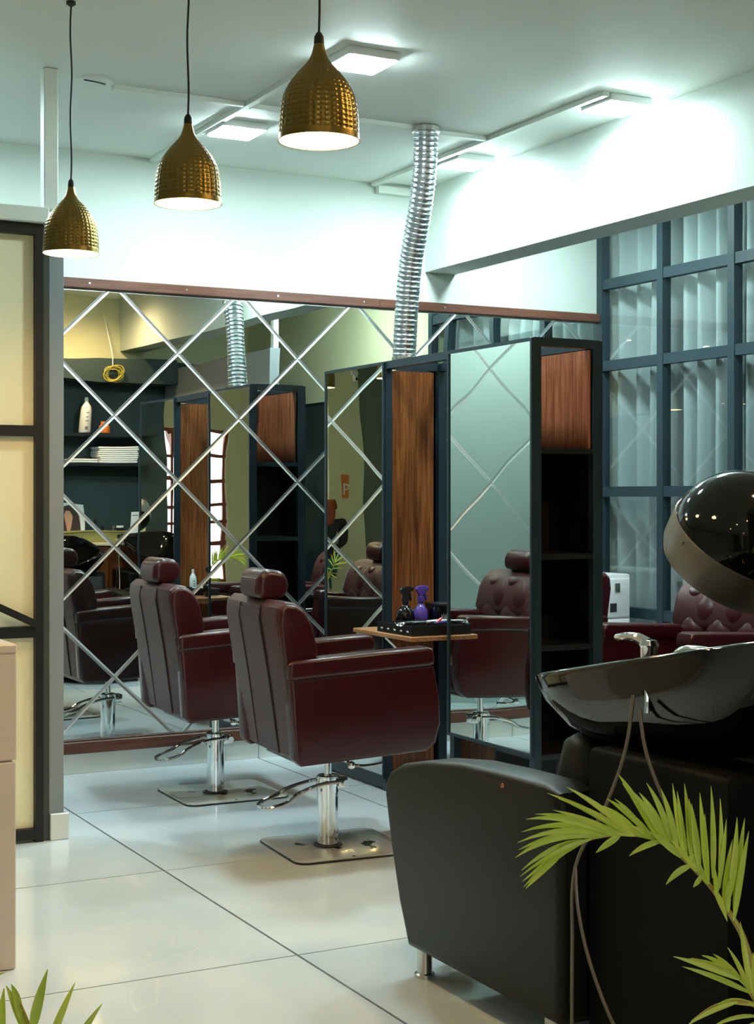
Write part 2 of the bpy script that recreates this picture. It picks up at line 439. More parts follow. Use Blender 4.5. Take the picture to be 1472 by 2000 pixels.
# street wall with lattice window opening
wf = MB()
wx0, wx1, wz0, wz1 = -0.62, 1.4, 0.35, 2.25
wf.box(XL, wx0, YF - .1, YF, 0, ZC); wf.box(wx1, 2.7, YF - .1, YF, 0, ZC); wf.box(wx0, wx1, YF - .1, YF, 0, wz0); wf.box(wx0, wx1, YF - .1, YF, wz1, ZC)
struct(wf.build('wall_front', CREAM, smooth=False), 'cream street wall behind the camera', 'wall')
struct(MB().box(2.6, 2.7, YF, 1.93, 0, ZC).build('wall_lobby', CREAM, smooth=False), 'cream lobby side wall outside the view', 'wall')
wl = sempty('window_2', 'bright street window with red-brown lattice seen in the mirrors', 'window', (wx0, YF, wz0))
k = 0
for x in [wx0 + .03 + i * (wx1 - wx0 - .06) / 8 for i in range(9)]:
    MB().box(x - .02, x + .02, YF - .07, YF - .03, wz0, wz1).build('lattice_bar', LATT, wl, smooth=False)
for z in [wz0 + .02, .8, 1.05, 1.3, 1.62, 1.9, wz1 - .02]:
    MB().box(wx0, wx1, YF - .065, YF - .035, z - .022, z + .022).build('lattice_bar', LATT, wl, smooth=False)
# shelf wall behind the wash stations (seen only in the mirror)
YS = 2.03
struct(MB().box(2.12, 6.2, YS - .1, YS, 2.60, ZC).box(2.12, 2.7, YS - .1, YS, 0, .01).build('wall_shelf_upper', CREAM, smooth=False), 'cream upper wall above the dark shelf alcove, seen in the mirror', 'wall')
struct(MB().box(2.12, 6.2, YS - .1, YS, 0, 2.60).build('wall_shelf', DARKWALL, smooth=False), 'dark painted shelf wall behind the wash basins, seen in the mirror', 'wall')
# right wall: windows zone X=5.5 from 5.4 to back; cream wall elsewhere
struct(MB().box(6.05, 6.15, YS, YB, 0, ZC).build('wall_right', WALL, smooth=False), 'pale wall behind the curtains', 'wall')
struct(MB().box(5.5, 6.05, YS, 5.38, 2.2, ZC).build('wall_right_upper', CREAM, smooth=False), 'cream upper side wall beyond the partition', 'wall')
struct(MB().box(5.52, 6.05, YS, 5.38, 0, 2.2).build('wall_right_lower', DARKWALL, smooth=False), 'dark lower side wall beyond the partition', 'wall')
# ceiling beam
struct(MB().box(4.27, 4.47, YS, YB, 2.675, ZC).build('ceiling_beam', WALL, smooth=False), 'white ceiling beam running above the row of mirrors', 'beam')
# dark side partition with grey end column (seen in the mirror)
sp = thing('side_partition', 'dark slatted side partition with grey end column, seen in the mirror', 'partition', (4.68, 4.3, 0))
MB().box(4.66, 4.74, 4.33, 4.40, 0, 2.53).build('end_column', GREYPOST, sp, smooth=False)
MB().box(4.68, 4.74, YS + .002, 4.33, 2.24, 2.53).build('top_band', GREYPOST, sp, smooth=False)
MB().box(4.68, 4.74, YS + .002, 4.33, 0, 1.93).build('lower_panel', DARKWALL, sp, smooth=False)
MB().box(4.68, 4.73, YS + .002, 4.33, 2.21, 2.24).build('slot_rail', TRUNK, sp, smooth=False)
for i in range(9):
    y = 2.2 + i * .24
    MB().box(4.69, 4.73, y - .015, y + .015, 1.93, 2.21).build('slat', NAVYFR, sp, smooth=False)
MB().box(4.69, 4.73, 4.34, 4.39, 2.53, ZC).build('riser', TRUNK, sp, smooth=False)

# skirting on the back wall
sk = sempty('baseboard_back', 'low pale tile skirting under the mirror wall', 'baseboard', (0, YB, 0))
for a, b in zip([-3, -1.9, -.62, .66, 1.95, 3.236, 4.52], [-1.9, -.62, .66, 1.95, 3.236, 4.52, 5.5]):
    MB().box(a + .002, b - .002, YB - .012, YB - .001, .001, .104).build('skirting_tile', SKIRT, sk, smooth=False)

# ------------------------------------------------------------------ mirror wall of bevelled diamonds
mw = thing('mirror_wall', 'wide wall mirror of bevelled diamond tiles between two brown wooden rails', 'mirror', (2.4, YB, .1))
MX0, MX1, MZ0, MZ1 = -2.98, 5.495, 0.166, 2.452
MB().box(MX0, MX1, YB - .006, YB - .001, .11, 2.49).build('backing_board', BLACKPANEL, mw, smooth=False)
def rail(z0, z1, nm):
    for a, b in ((MX0, 1.2), (1.2, 3.96), (3.96, MX1)):
        MB().rbox(a, b, YB - .034, YB - .0065, z0, z1, .004, 1).build(nm, TRIMW, mw)
rail(2.452, 2.502, 'top_rail'); rail(.104, .164, 'bottom_rail')
for i in range(7):
    MB().cyl((2.3 + i * .52, 2.478), .006, YB - .037, YB - .034, 8, axis='y').build('screw', STEEL, mw)
HX, HZ, NX0, NZ0 = .3435, .334, 2.437, 1.814
def clip(poly, f):
    out = []
    for i in range(len(poly)):
        a, b = poly[i], poly[(i + 1) % len(poly)]
        fa, fb = f(a), f(b)
        if fa >= 0: out.append(a)
        if (fa >= 0) != (fb >= 0):
            t = fa / (fa - fb); out.append((a[0] + (b[0] - a[0]) * t, a[1] + (b[1] - a[1]) * t))
    return out
def inset(poly, wd):
    n = len(poly); res = []
    ar = sum(poly[i][0] * poly[(i + 1) % n][1] - poly[(i + 1) % n][0] * poly[i][1] for i in range(n))
    sg = 1 if ar > 0 else -1
    L = []
    for i in range(n):
        (x0, y0), (x1, y1) = poly[i], poly[(i + 1) % n]
        dx, dy = x1 - x0, y1 - y0; l = math.hypot(dx, dy); nx, ny = -dy / l * sg, dx / l * sg
        L.append((nx, ny, nx * x0 + ny * y0 + wd))
    for i in range(n):
        a, b = L[i - 1], L[i]; det = a[0] * b[1] - a[1] * b[0]
        if abs(det) < 1e-6: return None
        res.append(((a[2] * b[1] - b[2] * a[1]) / det, (a[0] * b[2] - b[0] * a[2]) / det))
    return res
BW, BD = .0105, .0017
for i in range(-17, 11):
    for j in range(-6, 4):
        if (i + j) % 2 == 0: continue
        cx, cz = NX0 + i * HX, NZ0 + j * HZ
        p = [(cx - HX, cz), (cx, cz - HZ), (cx + HX, cz), (cx, cz + HZ)]
        for f in (lambda q: q[0] - MX0, lambda q: MX1 - q[0], lambda q: q[1] - MZ0, lambda q: MZ1 - q[1]):
            if p: p = clip(p, f)
        q = []
        for a in p:
            if not q or math.hypot(a[0] - q[-1][0], a[1] - q[-1][1]) > .004: q.append(a)
        if len(q) > 2 and math.hypot(q[0][0] - q[-1][0], q[0][1] - q[-1][1]) < .004: q.pop()
        p = q
        if len(p) < 3: continue
        ar = abs(sum(p[t][0] * p[(t + 1) % len(p)][1] - p[(t + 1) % len(p)][0] * p[t][1] for t in range(len(p)))) / 2
        if ar < .004: continue
        o = inset(p, .0008); q = inset(p, BW)
        if not o or not q: continue
        n = len(p); y0, y1, y2 = YB - .0062, YB - .0075, YB - .0075 - BD
        vs = [(x, y0, z) for x, z in o] + [(x, y1, z) for x, z in o] + [(x, y2, z) for x, z in q]
        m = MB(); m.add(vs, [tuple(range(2 * n, 3 * n))], 0)
        b0 = [(t, (t + 1) % n, n + (t + 1) % n, n + t) for t in range(n)]
        b1 = [(n + t, n + (t + 1) % n, 2 * n + (t + 1) % n, 2 * n + t) for t in range(n)]
        m.f += b0 + b1; m.m += [1] * (2 * n)
        m.build('mirror_tile', [MIRROR, BEVEL], mw, smooth=False)

# ------------------------------------------------------------------ windows on the right
wn = sempty('window_1', 'tall steel-framed grid window at the right with curtains behind', 'window', (XR, 6.4, 0))
MY = [7.425, 6.85, 6.25, 5.65, 5.42]
BZ = [.03, .72, 1.43, 2.185, 2.675, 3.12]
for y in MY:
    MB().box(XR - .035, XR + .025, y - .028, y + .024, 0, ZC - .001).build('mullion', NAVYWIN, wn, smooth=False)
for z in BZ:
    for a, b in zip(MY[1:], MY[:-1]):
        MB().box(XR - .03, XR + .02, a + .024, b - .028, z - .03, z + .03).build('window_bar', NAVYWIN, wn, smooth=False)
for a, b in zip(MY[1:], MY[:-1]):
    for z0, z1 in zip(BZ[:-1], BZ[1:]):
        MB().box(XR - .006, XR - .002, a + .02, b - .024, z0 + .025, z1 - .025).build('pane', GLASS, wn, smooth=False)
def curtain(y0, y1, x, lab, ph):
    n = int((y1 - y0) / .012); vs = []; zs = [.04, .5, 1.0, 1.5, 2.0, 2.5, 3.1]
    for zi, z in enumerate(zs):
        for i in range(n + 1):
            y = y0 + (y1 - y0) * i / n
            u = (y - y0) / .15 + ph
            a = .078 * (1 + .25 * math.sin(u * .7 + 1)) * (1 - .25 * z / 3.1)
            vs.append((x + a * math.sin(2 * math.pi * u + .4 * math.sin(zi * 1.1 + u)) + .012 * math.sin(u * 2.3 + zi * .3), y + .012 * math.sin(zi + u), z))
    fs = [(zi * (n + 1) + i, zi * (n + 1) + i + 1, (zi + 1) * (n + 1) + i + 1, (zi + 1) * (n + 1) + i) for zi in range(len(zs) - 1) for i in range(n)]
    o = MB().add(vs, fs).build('curtain', CURT, ang=80)
    s = o.modifiers.new('solid', 'SOLIDIFY'); s.thickness = .004
    tag(o, lab, 'curtain', 'grey curtains behind the steel window')
curtain(6.36, 7.43, 5.635, 'grey pleated curtain behind the window panes nearest the mirror corner', 0)
curtain(5.45, 6.33, 5.635, 'grey pleated curtain behind the window panes at the right edge', .3)

# ------------------------------------------------------------------ ceiling lights, trunking
def led(x, y, lab):
    t = thing('ceiling_light', lab, 'ceiling light', (x, y, ZC), 'square ceiling panel lights')
    h = .112
    MB().rbox(x - h, x + h, y - h, y + h, ZC - .034, ZC - .0005, .004, 2).build('housing', WHITEPL, t)
    MB().rbox(x - h + .008, x + h - .008, y - h + .008, y + h - .008, ZC - .040, ZC - .032, .003, 1).build('diffuser', LED, t)
led(2.76, 5.32, 'square ceiling panel light partly behind the largest brass pendant')
led(2.76, 6.60, 'square ceiling panel light right of the middle brass pendant')
led(4.07, 5.40, 'square ceiling panel light against the beam, nearer the camera')
led(4.07, 6.68, 'square ceiling panel light against the beam, behind the silver duct')
led(4.72, 4.95, 'square ceiling panel light beyond the beam, outside the right frame edge')
led(1.15, 6.80, 'added unseen panel light brightening the back of the black framed partition')  # added lamp, out of view; brightens the partition back shown in the near mirror
led(4.72, 6.7, 'square ceiling panel light beyond the beam, near the mirror corner')
def trunk(x0, x1, y0, y1, lab, h=.022):
    tag(MB().box(x0, x1, y0, y1, ZC - h, ZC - .0005).build('cable_trunking', TRUNK, smooth=False, bev=.002), lab, 'trunking', 'white cable trunking on the ceiling')
trunk(2.625, 2.655, 5.44, 7.44, 'white ceiling trunking running past the middle pendant to the back wall')
trunk(3.915, 3.950, 5.29, 7.44, 'white ceiling trunking beside the beam lights')
trunk(2.02, 2.62, 6.175, 6.205, 'short white ceiling trunking from the round plate to the main run')
trunk(2.66, 3.50, 6.19, 6.22, 'white ceiling trunking crossing behind the largest pendant to the duct')
trunk(3.62, 3.91, 6.22, 6.25, 'short white ceiling trunking between duct and beam lights')
tag(MB().box(3.95, 4.268, 7.405, 7.447, 3.09, 3.13).build('cable_trunking', TRUNK, smooth=False), 'white trunking along the top of the back wall beside the duct', 'trunking', 'white cable trunking on the ceiling')
t = thing('ceiling_plate', 'round white ceiling rose plate with a loose black wire', 'ceiling plate', (1.93, 6.17, ZC))
MB().cyl((1.93, 6.17), .085, ZC - .008, ZC - .0005, 32).build('plate', TRUNK, t)
MB().tube(smoothpath([(1.88, 6.14, ZC - .010), (1.92, 6.12, ZC - .018), (1.97, 6.15, ZC - .014), (1.98, 6.17, ZC - .010)]), .003, 6).build('wire', CORD, t)

# warm downlights in the lobby behind the camera
for i, (x, y) in enumerate([(-.6, 1.2), (.6, 1.3), (1.6, 1.2), (-.6, -1.0), (.6, -1.0), (1.6, -1.0), (3.05, 2.75), (3.80, 2.75)]):
    t = thing('downlight', 'round warm ceiling downlight ' + ('left of the camera', 'above the camera', 'right of the camera', 'behind the camera at the left', 'behind the camera', 'behind the camera at the right', 'above the second wash chair', 'above the third wash chair')[i], 'downlight', (x, y, ZC), 'warm downlights over the lobby and wash area')
    MB().cyl((x, y), .06, ZC - .012, ZC - .0005, 24).build('ring', WHITEPL, t)
    MB().cyl((x, y), .045, ZC - .015, ZC - .010, 24).build('lens', DOWNL, t)
    L = bpy.data.lights.new('downlight_lamp', 'SPOT'); L.energy = DOWN_W * (11 if y > 2 else .5); L.color = WARM; L.spot_size = R(165); L.spot_blend = .8; L.shadow_soft_size = .04
    o = bpy.data.objects.new('downlight_lamp', L); COL.objects.link(o); o.parent = t; o.location = (0, 0, -.02)

# ------------------------------------------------------------------ brass pendants
def pendant(x, y, lab):
    zb = 2.258
    t = thing('pendant_lamp', lab, 'pendant lamp', (x, y, zb), 'hammered brass pendants in a row')
    prof = [(.0985, 0), (.0975, .030), (.0945, .070), (.0885, .103), (.0800, .124), (.0685, .143), (.0485, .168), (.0330, .185), (.0225, .200), (.0165, .215), (.0130, .230), (.0110, .238)]
    # dense bell with hammered dimples
    NA = 216; zs = []
    sm = smoothpath([Vector((r, 0, z)) for r, z in prof], 8)
    rings = [(p.x, p.z) for p in sm]
    # resample so that dimple rows are even
    L = [0]
    for a, b in zip(rings[:-1], rings[1:]): L.append(L[-1] + math.hypot(b[0] - a[0], b[1] - a[1]))
    NR = 100; rs = []
    for q in range(NR + 1):
        s = L[-1] * q / NR
        i = max(j for j in range(len(L)) if L[j] <= s + 1e-9); i = min(i, len(L) - 2)
        f = (s - L[i]) / max(1e-9, L[i + 1] - L[i]); rs.append((rings[i][0] + (rings[i + 1][0] - rings[i][0]) * f, rings[i][1] + (rings[i + 1][1] - rings[i][1]) * f, s))
    vs = []; PITCH = .0125; NC = 36
    for r, z, s in rs:
        row = math.floor(s / PITCH); fr = s / PITCH - row
        for a in range(NA):
            th = 2 * math.pi * a / NA
            col = th / (2 * math.pi) * NC; fc = col - math.floor(col)
            d = math.hypot((fc - .5) * 1.0, (fr - .5) * 1.0)
            dep = .0024 * max(0, 1 - (d / .40) ** 2) if .018 < s < .205 and r > .03 else 0
            vs.append((x + (r - dep) * math.cos(th), y + (r - dep) * math.sin(th), zb + z))
    fs = [(i * NA + a, i * NA + (a + 1) % NA, (i + 1) * NA + (a + 1) % NA, (i + 1) * NA + a) for i in range(NR) for a in range(NA)]
    sh = MB().add(vs, fs).build('shade', BRASS, t, ang=70)
    MB().lathe([(.0962, .0005), (.0950, .030), (.0915, .070), (.0855, .101), (.0765, .122), (.065, .140), (.045, .165), (.025, .183), (.0005, .188)], (x, y, zb), 40).build('shade_lining', SHADEIN, sh, ang=70)
    MB().lathe([(.0985, -.0012), (.0995, .0), (.0985, .0015), (.0968, .0015), (.0965, 0), (.0985, -.0012)], (x, y, zb), 48).build('rim', BRASS, sh, ang=70)
    MB().lathe([(.0005, .232), (.0125, .234), (.0115, .252), (.006, .262), (.0005, .263)], (x, y, zb), 16).build('cap', CORD, t)
    wob = [(x + .0025 * math.sin(i * 1.3), y + .0015 * math.sin(i * .9), zb + .26 + (ZC - zb - .27) * i / 10) for i in range(11)]
    MB().tube(smoothpath(wob, 3), .0032, 8).build('cord', CORD, t)
    MB().lathe([(.0005, 0), (.016, -.002), (.017, -.012), (.008, -.018), (.0005, -.02)], (x, y, ZC - .0005), 24).build('ceiling_rose', CORD, t)
    MB().lathe([(.0005, .055), (.018, .062), (.028, .082), (.028, .1), (.016, .125), (.012, .15), (.0005, .15)], (x, y, zb), 20).build('bulb', BULB, t, ang=70)
    l = bpy.data.lights.new('pendant_light', 'POINT'); l.energy = PENDANT_W; l.color = WARM; l.shadow_soft_size = .03
    o = bpy.data.objects.new('pendant_light', l); COL.objects.link(o); o.parent = t; o.location = (0, 0, .045)
pendant(1.550, 5.215, 'smallest looking brass pendant, leftmost, in front of the black framed partition')
pendant(1.59, 4.17, 'middle brass pendant of the three hanging over the white wall')
pendant(1.588, 3.285, 'largest looking brass pendant, rightmost, overlapping a square ceiling light')

# ------------------------------------------------------------------ left partition
pt = thing('partition', 'black framed partition with cream panels at the left edge', 'partition', (1.2, 6.09, 0))
PX0 = -2.98
MB().box(PX0, 1.70, 6.085, 6.14, .0, 2.505).build('wall_board', WALL, pt, smooth=False)
MB().box(1.650, 1.683, 6.045, 6.085, .0, 2.503).build('stile', BLACKFR, pt, smooth=False)
MB().box(1.684, 1.709, 6.058, 6.12, .0, 2.503).build('reveal_strip', mat('dark_olive_strip', (.045, .05, .035), .5), pt, smooth=False)
for z0, z1 in ((2.461, 2.503), (1.645, 1.688), (.83, .875), (.012, .055)):
    MB().box(PX0, 1.650, 6.045, 6.085, z0, z1).build('rail', BLACKFR, pt, smooth=False)
for xs in (.75, -.15, -1.05, -1.95):
    MB().box(xs - .016, xs + .016, 6.046, 6.084, .055, 2.461).build('stile', BLACKFR, pt, smooth=False)
xe = [1.650, .766, -.134, -1.034, -1.934]; xs_ = [.734, -.166, -1.066, -1.966, -2.98]
for a, b in zip(xs_, xe):
    for z0, z1 in ((.055, .83), (.875, 1.645), (1.688, 2.461)):
        MB().box(a + .001, b - .001, 6.074, 6.084, z0 + .001, z1 - .001).build('cream_panel', CREAMPANEL, pt, smooth=False)
m = MB(); d = Vector((-.9, 0, .44)).normalized()
MB().add([(1.652, y, z) for y in (6.03, 6.045) for z in (.868, .900)] + [(.75, y, z) for y in (6.03, 6.045) for z in (1.308, 1.340)], [(0, 1, 3, 2), (4, 6, 7, 5), (0, 4, 5, 1), (2, 3, 7, 6), (0, 2, 6, 4), (1, 5, 7, 3)]).build('diagonal_brace', BLACKFR, pt, smooth=False)
MB().rbox(PX0, 1.70, 6.02, 6.16, 2.507, 2.570, .004, 1).build('top_beam', TRUNK, pt)
po = thing('grey_post', 'slim grey painted post beside the black framed partition', 'post', (1.74, 6.1, 0))
MB().box(1.710, 1.771, 6.06, 6.16, .105, 2.503).build('shaft', GREYPOST, po, smooth=False, bev=.002)
MB().rbox(1.712, 1.789, 6.045, 6.175, .0005, .108, .003, 1).build('base_block', SKIRT, po)
tag(MB().rbox(1.690, 1.748, 6.06, 6.12, 2.571, ZC - .002, .003, 1).build('vertical_trunking', TRUNK), 'white vertical trunking from the partition top up to the ceiling', 'trunking')

# reception counter
rc = thing('reception_counter', 'beige laminate reception counter at the lower left edge', 'counter', (.5, 4.8, 0))
MB().rbox(-.4, 1.150, 4.462, 5.05, .0, .935, .004, 1).build('body', BEIGE, rc)
MB().rbox(-.4, 1.158, 4.450, 4.461, .62, .935, .003, 1).build('front_panel', BEIGE, rc)
MB().rbox(-.4, 1.156, 4.450, 4.461, .002, .615, .003, 1).build('front_panel', BEIGE, rc)
MB().rbox(-.42, 1.160, 4.448, 5.07, .936, .963, .004, 1).build('counter_top', BEIGE, rc)

# ------------------------------------------------------------------ mirror station (peninsula between the chairs)
X0, X1 = 3.405, 3.732
Y0, YA, YBm, Y1 = 5.060, 5.722, 6.315, 6.955
ZT = 2.043
st = thing('mirror_station', 'dark steel mirror station with wood panels standing between the salon chairs', 'mirror station', ((X0 + X1) / 2, 6.0, 0))
def post(x, y, z0=.0, z1=ZT, w_=.036):
    MB().box(x, x + w_, y, y + w_, z0, z1).build('post', NAVYFR, st, smooth=False, bev=.002)
PW = .036
for x in (X0, X1 - PW):
    for y in (Y0, YA - PW, YBm, Y1 - PW): post(x, y)
def railx(y, z0, z1):
    MB().box(X0 + PW, X1 - PW, y, y + PW, z0, z1).build('cross_rail', NAVYFR, st, smooth=False)
for y in (Y0, YA - PW, YBm, Y1 - PW): railx(y, ZT - .036, ZT)
for x in (X0, X1 - PW):
    for a, b in ((Y0 + PW, YA - PW), (YBm + PW, Y1 - PW)):
        MB().box(x, x + PW, a, b, ZT - .034, ZT).build('top_rail', NAVYFR, st, smooth=False)
        MB().box(x, x + PW, a, b, .012, .06).build('bottom_rail', NAVYFR, st, smooth=False)
    MB().box(x, x + PW, YA, YBm, ZT - .036, ZT).build('top_rail', NAVYFR, st, smooth=False)
# mirrors on both faces, each in a slim dark frame
def mirror_face(xf, sgn, y0, y1, z0, z1):
    a, b = (xf - .012, xf - .0005) if sgn < 0 else (xf + .0005, xf + .012)
    fr = MB()
    e = .012
    fr.box(a, b, y0, y0 + e, z0, z1); fr.box(a, b, y1 - e, y1, z0, z1); fr.box(a, b, y0 + e, y1 - e, z0, z0 + e); fr.box(a, b, y0 + e, y1 - e, z1 - e, z1)
    o = fr.build('mirror_frame', NAVYFR, st, smooth=False)
    xm0, xm1 = (xf - .006, xf - .001) if sgn < 0 else (xf + .001, xf + .006)
    MB().box(xm0, xm1, y0 + e, y1 - e, z0 + e, z1 - e).build('mirror_pane', MIRROR, o, smooth=False)
for xf, sg in ((X0, -1), (X1, 1)):
    mirror_face(xf, sg, Y0 + .001, YA + .004, .352, ZT - .004)
    mirror_face(xf, sg, YBm + .004, Y1 - .001, .060, ZT - .004)
MB().box(X0 + .012, X1 - .012, Y0 + .30, Y0 + .31, .06, 1.60).build('back_panel', BLACKPANEL, st, smooth=False)
MB().box(X0 + .001, X0 + .008, Y0 + PW, YA - PW, .352, ZT - .036).build('side_panel', BLACKPANEL, st, smooth=False)
MB().box(X1 - .008, X1 - .001, Y0 + PW, YA - PW, .352, ZT - .036).build('side_panel', BLACKPANEL, st, smooth=False)
MB().box(X0 + .001, X0 + .008, YBm + PW, Y1 - PW, .06, ZT - .036).build('side_panel', BLACKPANEL, st, smooth=False)
MB().box(X1 - .008, X1 - .001, YBm + PW, Y1 - PW, .06, ZT - .036).build('side_panel', BLACKPANEL, st, smooth=False)
for z in (1.575, 1.145, .775, .335):
    MB().box(X0 + .01, X1 - .01, Y0 + .003, Y0 + .30, z, z + .022).build('tower_shelf', BLACKPL, st, smooth=False)
    MB().box(X0 + .01, X1 - .01, Y1 - .30, Y1 - .003, z, z + .022).build('tower_shelf', NAVYFR, st, smooth=False)
MB().box(X1 - .052, X1 - .042, Y0 + .012, YA - PW, 1.598, ZT - .04).build('tower_wood_panel', PANELW2, st, smooth=False)
MB().box(X1 - .052, X1 - .042, YBm + PW, Y1 - .012, 1.598, ZT - .04).build('tower_wood_panel', PANELW2, st, smooth=False)
MB().box(X0 + .01, X1 - .01, Y1 - .31, Y1 - .30, .06, 1.60).build('back_panel', BLACKPANEL, st, smooth=False)
# the wood panels that close the open bay
MB().box(X0 + PW, X1 - PW - .028, YBm + .002, YBm + .02, .005, ZT - .045).build('bay_wood_panel', PANELW, st, smooth=False)
MB().box(X0 + PW, X1 - PW - .028, YA - .02, YA - .002, .005, ZT - .045).build('bay_wood_panel', PANELW, st, smooth=False)
# wooden work planks on both sides of the bay
MB().rbox(3.228, 3.69, YA + .03, YBm - .002, .765, .785, .003, 1).build('work_plank', PLANKW, st)
MB().rbox(3.695, 3.92, YA + .03, YBm - .002, .765, .785, .003, 1).build('work_plank', PLANKW, st)
MB().tube([(3.26, 6.05, .760), (3.44, 6.05, .60)], .006, 8).build('plank_bracket', STEEL, st)

# ------------------------------------------------------------------ flexible duct
du = thing('flexible_duct', 'ribbed silver ventilation duct from the ceiling down to the mirror station', 'duct', (3.5, 6.1, 2.04))
path = smoothpath([(3.555, 6.195, ZC - .004), (3.555, 6.205, 2.95), (3.555, 6.255, 2.75), (3.552, 6.335, 2.52), (3.552, 6.378, 2.28), (3.552, 6.402, 2.047)], 60)
rr = []; L = 0
for i, p in enumerate(path):
    if i: L += (p - path[i - 1]).length
    ph = (L / .0235) % 1
    rr.append(.0555 + (.0042 if ph < .28 else 0.0) * math.sin(math.pi * ph / .28) )
MB().tube(path, rr, 28, cap=False).build('tube', mat('duct_foil', (.62, .66, .70), .24, metal=1.0), du, ang=60)
MB().lathe([(.058, 0), (.066, -.004), (.066, -.028), (.058, -.03)], (3.555, 6.195, ZC - .001), 28).build('collar', STEEL, du)
MB().lathe([(.0565, .0), (.064, .004), (.064, .03), (.0565, .034)], (3.552, 6.392, 2.0445), 28).build('collar', STEEL, du)

# ------------------------------------------------------------------ salon chairs
def tuft(y0, y1, z0, z1, ny, nz, fx, amp, cols, rows):
    """grid of a tufted cushion face; fx(z) gives the base x"""
    vs = []
    for k in range(nz + 1):
        for i in range(ny + 1):
            u, v = i / ny, k / nz
            y, z = y0 + (y1 - y0) * u, z0 + (z1 - z0) * v
            edge = min(1, min(u, 1 - u) / .10) * min(1, min(v, 1 - v) / .10)
            a = (u * cols + v * rows); b = (u * cols - v * rows)
            pil = (abs(math.sin(math.pi * a / 2)) * abs(math.sin(math.pi * b / 2))) ** .45
            rnd = math.sqrt(max(0, 1 - (1 - min(1, min(u, 1 - u) / .12)) ** 2)) * math.sqrt(max(0, 1 - (1 - min(1, min(v, 1 - v) / .12)) ** 2))
            vs.append((fx(z) + .035 * rnd + amp * (pil - .6) * edge, y, z))
    fs = [(k * (ny + 1) + i, k * (ny + 1) + i + 1, (k + 1) * (ny + 1) + i + 1, (k + 1) * (ny + 1) + i) for k in range(nz) for i in range(ny)]
    return vs, fs
def salon_chair(label):
    c = thing('salon_chair', label, 'chair', (0, 0, 0), 'burgundy hydraulic salon chairs')
    T = Matrix.Translation((0, 0, .40)) @ Matrix.Rotation(R(-3.0), 4, 'Y') @ Matrix.Translation((0, 0, -.40))
    # base plate
    m = MB(); pts = []
    for cx, cy, a0 in ((.235, .185, 0), (-.165, .185, 90), (-.165, -.185, 180), (.235, -.185, 270)):
        for q in range(7):
            a = R(a0 + 15 * q); pts.append((cx + .05 * math.cos(a), cy + .05 * math.sin(a)))
    m.prism(pts, .001, .011, 'z', r=.003, seg=2); bp = m.build('base_plate', PLATE, c, world=False)
    m = MB(); m.tube([(x, y, .004) for x, y in pts], .0042, 6, closed=True); m.build('plate_rim', RUBBER, bp, world=False)
    MB().lathe([(.058, .011), (.058, .017), (.046, .019)], (0, 0, 0), 28).build('column_collar', RUBBER, c, world=False)
    MB().lathe([(.0005, .012), (.0415, .012), (.0415, .225), (.0435, .226), (.0435, .288), (.040, .292), (.018, .293), (.0005, .293)], (0, 0, 0), 32).build('hydraulic_column', CHROME, c, world=False)
    MB().cyl((0, 0), .016, .29, .405, 20).build('piston', CHROME, c, world=False)
    # pump lever loop towards the back
    lp = [(.02, -.046, .268), (-.06, -.05, .262), (-.15, -.058, .236), (-.20, -.060, .205), (-.27, -.055, .190), (-.285, 0, .186), (-.27, .055, .190), (-.20, .060, .215), (-.15, .058, .240), (-.06, .05, .262), (.02, .046, .268)]
    MB().tube(smoothpath(lp, 5), .0078, 8).build('pump_lever', CHROME, c, world=False)
    m = MB(); m.cyl((0, 0), .0475, .25, .284, 28); m.rbox(.03, .075, -.03, .03, .235, .285, .006, 2); m.cyl((.055, .262), .014, -.062, -.03, 12, axis='y'); m.build('pump_bracket', CHROME, c, world=False)
    # under-seat plate, recline lever
    MB().rbox(-.20, .22, -.17, .17, .385, .402, .004, 1).xf(T).build('seat_plate', BLACKPL, c, world=False)
    m = MB(); m.tube(smoothpath([(.0, -.20, .395), (-.02, -.27, .380), (.03, -.30, .372), (.10, -.30, .374)], 5), .006, 8); m.lathe([(.0005, -.016), (.013, -.01), (.016, 0), (.013, .01), (.0005, .016)], (-.02, -.285, .378), 14); m.xf(T).build('recline_lever', CHROME, c, world=False)
    # seat
    MB().rbox(-.17, .33, -.245, .245, .415, .565, .035, 4).xf(T).build('seat', BURG, c, world=False)
    MB().rbox(-.22, .30, -.25, .25, .402, .425, .008, 2).xf(T).build('seat_base', BURG, c, world=False)
    # arms
    for s in (-1, 1):
        lo, hi = (-.325, -.247) if s < 0 else (.247, .325)
        prof = [(-.262, .430), (-.235, .402), (.285, .400), (.325, .425), (.348, .50), (.350, .60), (.338, .70), (.325, .765), (-.268, .765)]
        a = MB().prism(prof, lo, hi, 'y', r=.016, seg=3).xf(T).build('arm', BURG, c, world=False)
        pad = [( -.272, .735), (-.272, .79), (-.255, .803), (.305, .803), (.325, .795), (.335, .765), (.330, .735), (.31, .728), (-.26, .728)]
        MB().prism(pad, lo - .010, hi + .010, 'y', r=.034, seg=6).xf(T).build('arm_pad', BURG, a, world=False)
        MB().box(-.255, .325, (lo if s < 0 else hi) - .0012, (lo if s < 0 else hi) + .0012, .722, .7255).xf(T).build('arm_seam', SEAM, a, world=False)
    T0 = T; T = T @ Matrix.Translation((.052, 0, 0))
    # backrest shell
    prof = [(-.265, .405), (-.300, .43), (-.325, .72), (-.352, .955), (-.345, 1.000), (-.315, 1.022), (-.275, 1.015), (-.235, .985), (-.210, .93), (-.190, .82), (-.200, .795), (-.235, .78), (-.255, .43)]
    bk = MB().prism(prof, -.305, .305, 'y', r=.03, seg=4).xf(T).build('backrest', BURGD, c, world=False)
